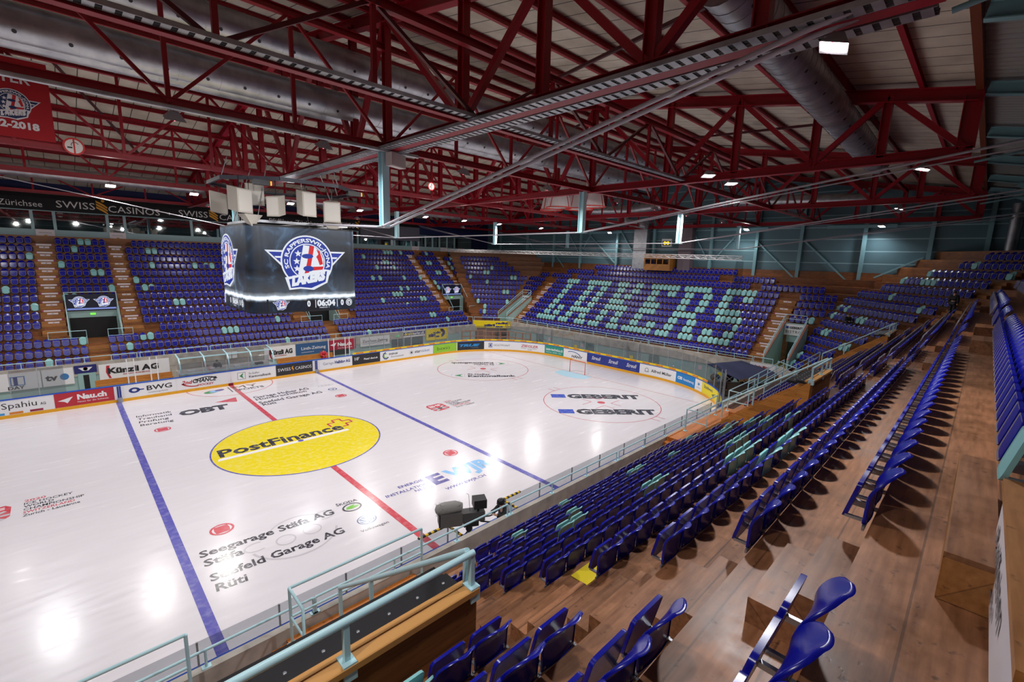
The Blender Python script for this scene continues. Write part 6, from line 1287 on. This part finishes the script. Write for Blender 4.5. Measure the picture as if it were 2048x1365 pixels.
# ---------------- goal ----------------
e = empty('hockey_goal', (26.0, 0, 0), label='red framed hockey goal with white net before the end boards', cat='goal')
mb = MB(); mb.tube([(0, -.915, 0), (0, -.915, 1.22), (0, .915, 1.22), (0, .915, 0)], .032, 8); mb.build('frame', C_(196, 30, 40), e)
mb = MB(); mb.tube([(0, -.915, .03), (.7, -.85, .03), (1.05, -.4, .03), (1.05, .4, .03), (.7, .85, .03), (0, .915, .03)], .03, 6); mb.tube([(0, -.9, 1.2), (.5, -.7, 1.18), (.55, .7, 1.18), (0, .9, 1.2)], .02, 6); mb.build('base_frame', C_(226, 224, 226), e)
mb = MB(); A = [(0, -.915), (.7, -.85), (1.05, -.4), (1.05, .4), (.7, .85), (0, .915)]; B_ = [(0, -.9), (.45, -.75), (.55, -.3), (.55, .3), (.45, .75), (0, .9)]
vs = [(p[0], p[1], .03) for p in A] + [(p[0], p[1], 1.2) for p in B_]; mb.add(vs, [(i, i + 1, 7 + i, 6 + i) for i in range(5)] + [(6, 7, 8, 9, 10, 11)]); mb.build('netting', net_mat('goal_net', (236, 236, 240), .22), e)
# ---------------- near exit openings ----------------
def near_portal(x0, x1, nm, detail=False):
    yb = -off('S', 5); zb = zn('S', 5)
    e = empty('exit_enclosure', ((x0 + x1) / 2, yb, 2.45), label='%s wooden exit enclosure with plank walls in the near stand' % nm, cat='exit enclosure'); w_ = (x1 - x0) / 2
    top = zb + .72 - 2.45
    mb = MB(); mb.box(-w_, -.06, 0, w_, .0, top); mb.build('back_panel', M_pineD, e)
    mb = MB(); mb.box(-w_ - .02, -.1, top, w_ + .02, .06, top + .07); mb.box(-w_ - .02, .12, top - .03, w_ + .02, .2, top + .03); mb.build('edge_boards', C_(206, 150, 84, .45), e)
    mb = MB(); mb.box(-w_ + .05, .2, top - .12, w_ - .05, .5, top - .02); mb.box(-w_ + .05, .5, top - .17, w_ - .05, .78, top - .08)
    mb.build('black_cover', M_black, e)
    mb = MB()
    for i in range(8): x = -w_ + .3 + i * (w_ * 2 - .5) / 7; mb.lathe([(.0, .012), (.02, .012), (.02, 0)], (x, .36, top - .02), 8); mb.lathe([(0, .012), (.02, .012), (.02, 0)], (x + .1, .62, top - .08), 8)
    mb.build('bolts', M_steel, e)
    for sx in (-1, 1):
        x = sx * w_; pr = [(4.0, -.0), (.0, -.0), (0, top), (1.75, zn('S', 4) - 2.45 + .05), (4.0, zn('S', 1) - 2.45 + .1)]
        mb = MB(); vs = [(x, p[0], p[1]) for p in pr] + [(x + .06 * sx, p[0], p[1]) for p in pr]; mb.add(vs, [(0, 1, 2, 3, 4), (9, 8, 7, 6, 5)] + [(i, 5 + i, 5 + (i + 1) % 5, (i + 1) % 5) for i in range(5)]); mb.build('side_panel', M_pineV, e)
    mb = MB(); mb.box(-w_ + .08, .05, 0, w_ - .08, 4.3, .05); mb.build('floor_deck', M_pine2, e)
    mb = MB(); mb.box(-w_ + .02, .0, 1.9, w_ - .02, .06, top - .2); mb.build('lintel', M_cwall, e)
    r_ = empty('enclosure_rail', ((x0 + x1) / 2, yb, 2.45), label='thick pale blue handrail along the top of the %s exit enclosure' % nm, cat='railing')
    mb = MB(); mb.tube([(-w_, 0, top + .52), (w_, 0, top + .52)], .042, 10); mb.build('top_bar', M_rail, r_)
    for x in (-w_ + .02, 0, w_ - .02) if not detail else (-w_ + .02, -.05, w_ - .03):
        mb = MB(); mb.box(x - .03, -.03, top + .05, x + .03, .03, top + .52); mb.box(x - .07, -.09, top - .1, x + .07, .09, top + .09); mb.build('post', M_rail, r_)
    r_ = empty('stair_rail', (x1 - .02, yb, 2.45), label='sloping pale blue handrail on the right side of the %s exit enclosure' % nm, cat='railing')
    mb = MB(); mb.tube([(0, .1, top + .5), (0, 2.7, zn('S', 2) - 2.45 + 1.25), (0, 4.0, zn('S', 1) - 2.45 + .95)], .042, 8); mb.build('top_bar', M_rail, r_)
    for y, zt_ in ((.12, top + .5), (2.7, zn('S', 2) - 2.45 + 1.25), (4.0, zn('S', 1) - 2.45 + .95)): mb = MB(); mb.box(-.03, y - .03, zt_ - .75, .03, y + .03, zt_); mb.build('post', M_rail, r_)
M_pineD = wood_mat('dark_pine_panel', (120, 72, 30), (150, 96, 46), (.4, .6), .9, .2); M_pineV = wood_mat('vertical_pine', (206, 132, 50), (226, 156, 78), (.35, .5), .3, .1, 'Z')
near_portal(-9.0, -5.8, 'nearest', True); near_portal(10.1, 12.9, 'second'); near_portal(28.6, 31.8, 'third')
# landings
def landing(x0, x1, y0, z, nm, steps=True):
    e = empty('exit_landing', ((x0 + x1) / 2, -17.05, 2.19), label='orange wooden landing by the near parapet, %s' % nm, cat='landing'); w_ = (x1 - x0) / 2
    mb = MB(); mb.box(-w_, y0, 0, w_, -.02, z - 2.19); mb.build('platform', M_pine2, e)
    for i in range(2):
        mb = MB(); mb.box(w_, -1.1, 0, w_ + .3 * (2 - i) , -.02, (z - 2.19) * (i + 1) / 3); mb.build('step', M_pine2, e); mb = MB(); mb.box(-w_ - .3 * (2 - i), -1.1, 0, -w_, -.02, (z - 2.19) * (i + 1) / 3); mb.build('step', M_pine2, e)
landing(-6.4, -3.2, -1.75, 2.5, 'nearest'); landing(10.6, 17.4, -1.15, 2.75, 'second'); 
def tallrail(x0, x1, y, z, h, back, lb):
    e = empty('tall_rail', (x0, y, z), label=lb, cat='railing'); L_ = x1 - x0
    mb = MB(); mb.tube([(0, 0, h), (L_, 0, h)], .032, 8); mb.build('top_bar', M_rail, e); mb = MB(); mb.tube([(0, 0, h * .5), (L_, 0, h * .5)], .026, 8); mb.build('middle_bar', M_rail, e)
    mb = MB(); mb.tube([(0, 0, h), (0, -back, h - .02), (0, -back, 0)], .032, 8); mb.tube([(0, 0, h * .5), (0, -back, h * .5)], .026, 8); mb.build('return_bar', M_rail, e)
    for x in (0, L_): mb = MB(); mb.tube([(x, 0, 0), (x, 0, h)], .032, 8); mb.box(x - .09, -.08, 0, x + .09, .08, .015); mb.build('post', M_rail, e)
tallrail(-6.35, -3.1, -17.3, 2.5, 1.36, .75, 'tall pale blue barrier on the nearest landing'); tallrail(-12.2, -8.15, -17.3, 2.5, 1.36, .75, 'tall pale blue barrier at the lower left corner')
tallrail(12.0, 15.6, -17.3, 2.75, 1.1, 1.0, 'tall pale blue barrier on the second landing, left'); tallrail(16.4, 20.4, -17.6, 2.9, 1.15, 1.0, 'tall pale blue barrier on the second landing, right')
for i, (x0, x1) in enumerate(((20.6, 27.5), (20.6, 33.5))):
    e = empty('ramp_rail', (x0, -17.2 - .9 * i, 2.9), label='long pale blue rail rising beyond the second landing, %s' % ('front', 'rear')[i], cat='railing')
    for z in (.35, .7, 1.05): mb = MB(); mb.tube([(0, 0, z), (x1 - x0, 0, z + .25)], .03, 6); mb.build('bar', M_rail, e)
    for j in range(5): x = (x1 - x0) * j / 4; mb = MB(); mb.tube([(x, 0, 0), (x, 0, 1.05 + .25 * j / 4)], .03, 6); mb.build('post', M_rail, e)
e = empty('upper_landing', (17.6, -18.6, 2.7), label='brown boxed landing behind the second landing', cat='landing'); mb = MB(); mb.box(-2.1, -.6, -.5, 2.1, .6, .45); mb.build('platform', M_pine2, e)
# box steps along the walkway, sign board on the top block
for i, x in enumerate((9.2, 13.9, 27.8)):
    pass
e = empty('block_sign', (-5.4, -26.88, 8.62), label='white sign board with red border on the riser beside the viewpoint', cat='sign')
mb = MB(); mb.box(-1.3, -.14, 0, 1.05, .0, .62); mb.build('red_border', C_(150, 30, 60), e); mb = MB(); mb.box(-1.2, .0, .06, .95, .012, .56); mb.build('white_face', C_(222, 216, 222), e); mb = MB(); mb.box(-1.3, -.14, .62, 1.05, .03, .68); mb.build('wooden_cap', M_step, e)
mb = MB(); puttext(mb, 'Raiffeisen', (.75, .02, .3), (-1, 0, 0), (0, 0, 1), 1.2, .14, bold=.03); puttext(mb, 'www.bank.ch', (.75, .02, .14), (-1, 0, 0), (0, 0, 1), .8, .07); mb.build('lettering', GY, e)
e = empty('walkway_step', (-5.1, -26.63, 8.6), label='brown wooden box step on the walkway beside the sign board', cat='step'); mb = MB(); mb.box(0, -.25, 0, 2.4, 0, .34); mb.build('box', M_woodD, e); mb = MB(); mb.box(-.012, -.25, .0, 0, 0, .3); mb.box(0, 0, 0, 2.4, .01, .34); mb.build('pale_facing', M_step, e)
mb = MB(); mb.box(-.4, -.15, 0, .4, .15, .012); mb.build('floor_plate', C_(220, 196, 30), loc=(-3.5, -22.85, zn('S', 5) + .003), label='yellow plate lying on the step in front of the sixth row', cat='plate')
# hazard tape frames of the camera opening
M_haz = striped(mat('hazard_tape', (230, 190, 20), .5), (24, 22, 22), (236, 192, 20), .22, .5, 'X')
M_hazy = striped(mat('hazard_tape2', (230, 190, 20), .5), (24, 22, 22), (236, 192, 20), .22, .5, 'Y')
for nm, x0, x1, xr in (('left', -1.8, -.63, -.63), ('right', 1.9, 2.8, 1.9)):
    e = empty('hazard_edge', (0, 0, 0), label='black and yellow striped screen edge, %s of the camera' % nm, cat='edge strip')
    mb = MB(); mb.box(x0, -15.16, 1.9, x1, -15.08, 1.95); mb.build('top_strip', M_haz, e); mb = MB(); mb.box(xr - .03, -16.3, 1.87, xr + .03, -15.16, 1.93); mb.build('side_strip', M_hazy, e)
    mb = MB(); mb.box(xr - .008, -16.3, 1.0, xr + .008, -15.16, 1.87); mb.build('return_pane', M_glass, e)
# ---------------- people ----------------
def skin_mesh(verts, edges, radii, root=0, sub=1):
    me = bpy.data.meshes.new('s'); me.from_pydata(verts, edges, []); ob = bpy.data.objects.new('s', me); COL.objects.link(ob)
    ob.modifiers.new('sk', 'SKIN'); ob.modifiers['sk'].use_smooth_shade = True
    sv = me.skin_vertices[0].data
    for i, r_ in enumerate(radii): sv[i].radius = (r_, r_) if not hasattr(r_, '__len__') else r_
    for i in range(len(verts)): sv[i].use_root = (i == root)
    sb_ = ob.modifiers.new('ss', 'SUBSURF'); sb_.levels = sub; sb_.render_levels = sub
    dg = bpy.context.evaluated_depsgraph_get(); dg.update(); out = bpy.data.meshes.new_from_object(ob.evaluated_get(dg))
    vs = [tuple(v.co) for v in out.vertices]; fs = [tuple(p.vertices) for p in out.polygons]
    bpy.data.objects.remove(ob); bpy.data.meshes.remove(me); bpy.data.meshes.remove(out); return vs, fs
SKIN = C_(206, 160, 136, .55)
def person(loc, rz, label, pose, jacket, trousers, hair, group=None, shoes=(30, 30, 34), hat=None, fingers=False):
    e = empty('person', loc, rz, label=label, cat='person', group=group)
    J = dict(pelvis=(0, 0, .96), chest=(0, -.01, 1.28), neck=(0, 0, 1.47), head=(0, .03, 1.6), crown=(0, .03, 1.7))
    for s, q in ((-1, 'l'), (1, 'r')):
        J['sh' + q] = (.19 * s, 0, 1.41); J['el' + q] = (.25 * s, .0, 1.13); J['wr' + q] = (.27 * s, .06, .88); J['ha' + q] = (.27 * s, .08, .79)
        J['hi' + q] = (.1 * s, 0, .92); J['kn' + q] = (.11 * s, .02, .5); J['an' + q] = (.11 * s, -.01, .09); J['to' + q] = (.12 * s, .15, .05)
    J.update(pose)
    rad = dict(pelvis=.145, chest=(.17, .12), neck=.06, head=.088, crown=.07)
    for q in 'lr': rad.update({'sh' + q: .075, 'el' + q: .05, 'wr' + q: .034, 'ha' + q: .036, 'hi' + q: .1, 'kn' + q: .065, 'an' + q: .045, 'to' + q: .04})
    chains = [('pelvis', 'chest'), ('chest', 'neck'), ('neck', 'head'), ('head', 'crown')]
    for q in 'lr': chains += [('chest', 'sh' + q), ('sh' + q, 'el' + q), ('el' + q, 'wr' + q), ('wr' + q, 'ha' + q), ('pelvis', 'hi' + q), ('hi' + q, 'kn' + q), ('kn' + q, 'an' + q), ('an' + q, 'to' + q)]
    def make(names, ch, grow):
        idx = {n_: i for i, n_ in enumerate(names)}
        V_ = [J[n_] for n_ in names]; E2 = [(idx[a], idx[b_]) for a, b_ in ch]; R_ = [(rad[n_] if hasattr(rad[n_], '__len__') else (rad[n_],) * 2) for n_ in names]; R_ = [(a + grow, b_ + grow) for a, b_ in R_]
        return skin_mesh(V_, E2, R_)
    mb = MB(); mb.add(*make(list(J), chains, 0), 0, True)
    h = Vector(J['head']); f = Vector((0, 1, 0))
    mb.ball(tuple(h + Vector((0, .095, -.005))), .018, 6, 5, 0, (.8, 1, 1.3))
    if fingers:
        for q, s in (('l', -1), ('r', 1)):
            a = Vector(J['wr' + q]); b_ = Vector(J['ha' + q]); d = (b_ - a).normalized(); sd = d.cross(Vector((0, 0, 1))).normalized()
            for k, ln in enumerate((.07, .08, .075, .06)): p = b_ + sd * (-.03 + .02 * k); mb.tube([p, p + d * ln * .5, p + d * ln * .8 - Vector((0, 0, .025))], [.009, .009, .007], 6)
            p = a + (b_ - a) * .5 - sd * .035 * s; mb.tube([p, p + d * .04 - sd * .03 * s, p + d * .07 - sd * .03 * s], [.011, .01, .008], 6)
    mb.build('body', SKIN, e)
    ja = ['pelvis', 'chest'] + [n_ + q for q in 'lr' for n_ in ('sh', 'el', 'wr')]; jc = [c for c in chains if c[0] in ja and c[1] in ja]
    mb = MB(); mb.add(*make(ja, jc, .04), 0, True); mb.build('jacket', jacket, e)
    ja = ['pelvis'] + [n_ + q for q in 'lr' for n_ in ('hi', 'kn', 'an')]; jc = [c for c in chains if c[0] in ja and c[1] in ja]
    mb = MB(); mb.add(*make(ja, jc, .025), 0, True); mb.build('trousers', trousers, e)
    for q in 'lr': mb = MB(); a, b_ = Vector(J['an' + q]), Vector(J['to' + q]); mb.tube([a - (b_ - a) * .3 - Vector((0, 0, .03)), a - Vector((0, 0, .02)), b_, b_ + (b_ - a) * .25], [.045, .055, .05, .03], 8); mb.build('shoe', C_(*shoes), e)
    mb = MB(); c = h + Vector((0, -.015, .055))
    if hat: mb.ball(tuple(c + Vector((0, .01, -.0))), .135, 14, 10, 0, (.95, 1.12, .95)); mb.tube([c + Vector((-.09, .1, -.05)), c + Vector((0, .16, -.04)), c + Vector((.09, .1, -.05))], .02, 6)
    else: mb.ball(tuple(c), .105, 12, 8, 0, (.95, 1.02, .85))
    mb.build('helmet' if hat else 'hair', hair, e)
    mb = MB()
    for s in (-.033, .033): mb.ball(tuple(h + Vector((s, .083, .012))), .011, 6, 5)
    mb.build('eyes', BK, e)
    return e
SIT = dict(hil=(-.1, .05, .9), hir=(.1, .05, .9), knl=(-.13, .45, .88), knr=(.13, .45, .88), anl=(-.13, .47, .46), anr=(.13, .47, .46), tol=(-.13, .6, .42), tor=(.13, .6, .42), ell=(-.27, .12, 1.14), elr=(.27, .12, 1.14), wrl=(-.12, .36, 1.1), wrr=(.12, .36, 1.1), hal=(-.08, .43, 1.1), har=(.08, .43, 1.1))
BLKJ = C_(26, 26, 30, .7)
# platform for the television camera
e = empty('camera_platform', (.6, -16.0, 0), label='grey platform under the television camera behind the near boards', cat='platform'); mb = MB(); mb.box(-2.0, -.75, 0, 2.0, .7, .88); mb.build('deck', C_(190, 186, 190), e)
lean = dict(neck=(0, .08, 1.46), head=(0, .14, 1.57), crown=(0, .15, 1.67), chest=(0, .04, 1.28), ell=(-.28, .18, 1.2), wrl=(-.2, .42, 1.3), hal=(-.17, .5, 1.33), elr=(.26, .2, 1.18), wrr=(.16, .42, 1.22), har=(.13, .5, 1.24))
person((1.15, -15.95, .88), R(78), 'camera operator in black clothes and black helmet behind the near boards', lean, BLKJ, BLKJ, C_(24, 24, 28, .3), hat=True, fingers=True)
e = empty('television_camera', (-.2, -15.7, .88), R(152), label='big broadcast camera with grey fur windshield on a black tripod', cat='camera')
mb = MB(); mb.box(-.5, -.17, 1.33, .28, .17, 1.66); mb.build('camera_body', C_(74, 72, 74), e)
mb = MB(); mb.box(.26, -.22, 1.28, .98, .22, 1.72); mb.build('box_lens', C_(96, 92, 90), e); mb = MB(); mb.box(.965, -.2, 1.3, 1.02, .2, 1.7); mb.build('lens_front', M_black, e)
mb = MB()
rf = random.Random(3); pr = []
mb.tube([(.25, 0, 1.83), (.45, 0, 1.87), (.8, 0, 1.85), (1.05, 0, 1.8), (1.12, 0, 1.78)], [.14, .19, .2, .17, .06], 14)
for i in range(260):
    a = rf.uniform(0, 2 * math.pi); x = rf.uniform(.25, 1.1); r_ = .17; p = Vector((x, r_ * math.cos(a), 1.85 + r_ * math.sin(a))); q = p + Vector((rf.uniform(.0, .09), .06 * math.cos(a), .06 * math.sin(a) - .02)); s = Vector((.0, .012, .0)) if abs(math.sin(a)) > .5 else Vector((0, 0, .012))
    mb.add([p - s, p + s, q], [(0, 1, 2), (2, 1, 0)])
mb.build('fur_windshield', C_(150, 148, 144, .9), e)
mb = MB(); mb.box(-.55, -.2, 1.78, -.12, .2, 2.08); mb.beam((-.3, 0, 1.6), (-.3, 0, 1.8), .06); mb.build('viewfinder', M_black, e)
mb = MB(); mb.tube([(-.35, .12, 1.3), (-.75, .2, 1.25), (-.95, .22, 1.3)], .025, 6); mb.tube([(-.35, -.12, 1.3), (-.75, -.2, 1.25), (-.95, -.22, 1.3)], .025, 6); mb.build('pan_bar', M_black, e)
mb = MB(); mb.box(-.3, -.14, 1.15, .2, .14, 1.33); mb.lathe([(.0, 1.15), (.1, 1.15), (.12, 1.0), (.06, .9), (0, .9)], n=12); mb.build('pan_head', M_black, e)
for a in (90, 210, 330):
    mb = MB(); mb.tube([(0, 0, 1.0), (.28 * math.cos(R(a)), .28 * math.sin(R(a)), .5), (.5 * math.cos(R(a)), .5 * math.sin(R(a)), .02)], .026, 6); mb.build('leg', M_black, e)
mb = MB(); mb.tube([(0, .1, 1.7), (.05, .12, 2.3), (.12, .12, 2.35)], .006, 4); mb.build('antenna', M_black, e)
mb = MB(); mb.lathe([(0, .3), (.02, .3), (.025, .25), (.04, .22), (.04, 0), (0, 0)], n=10); mb.build('bottle', C_(226, 180, 40), loc=(.55, -16.2, .88), label='yellow drinks bottle on the camera platform', cat='bottle')
person((-3.65, -16.1, .28), R(20), 'person in a black hood standing behind the low glass near the landing', {}, BLKJ, BLKJ, BLKJ)
person((-.35, 17.5, .02), R(180), 'person in a dark jacket seated in the timekeepers box', SIT, C_(44, 42, 52, .7), BLKJ, C_(50, 36, 30))
person((8.55, 17.5, -.08), R(180), 'player in a red jersey seated on the right bench', SIT, C_(200, 34, 52, .6), C_(170, 30, 44), C_(70, 50, 40))
person((31.6, -7.0, -.45), R(90), 'person in black with a white headband behind the end glass', {}, BLKJ, BLKJ, C_(210, 206, 206))
person((29.6, -12.4, -.3), R(120), 'person in a black and red jacket in the tunnel at the goal corner', {}, C_(60, 16, 22), BLKJ, C_(30, 24, 22))
tN, nN = tn('N')
person(P3('N', -6.9, off('N', 8) + .5, zn('N', 8)), R(60), 'person in a black coat standing among the seats, upper right', {}, BLKJ, C_(34, 34, 42), C_(40, 30, 26))
person(P3('N', -12.9, off('N', 5) + .3, zn('N', 5) - .4), R(135), 'person in black seated among blue seats above the orange panel', SIT, BLKJ, BLKJ, C_(60, 44, 36))
for i, (x, y) in enumerate(((7.4, -15.9), (7.75, -16.0))):
    mb = MB(); mb.lathe([(0, .3), (.02, .3), (.025, .25), (.04, .22), (.04, 0), (0, 0)], n=10); mb.build('bottle', C_((226, 190)[i], 150 - 50 * i, 40), loc=(x, y, 1.3), label=('yellow', 'red')[i] + ' bottle on a ledge behind the near boards', cat='bottle')
mb = MB(); mb.box(-.6, -.15, 0, .7, .15, 1.3); mb.build('ledge', C_(180, 178, 180), loc=(7.5, -15.95, 0), label='grey ledge box behind the near boards carrying bottles', cat='ledge')
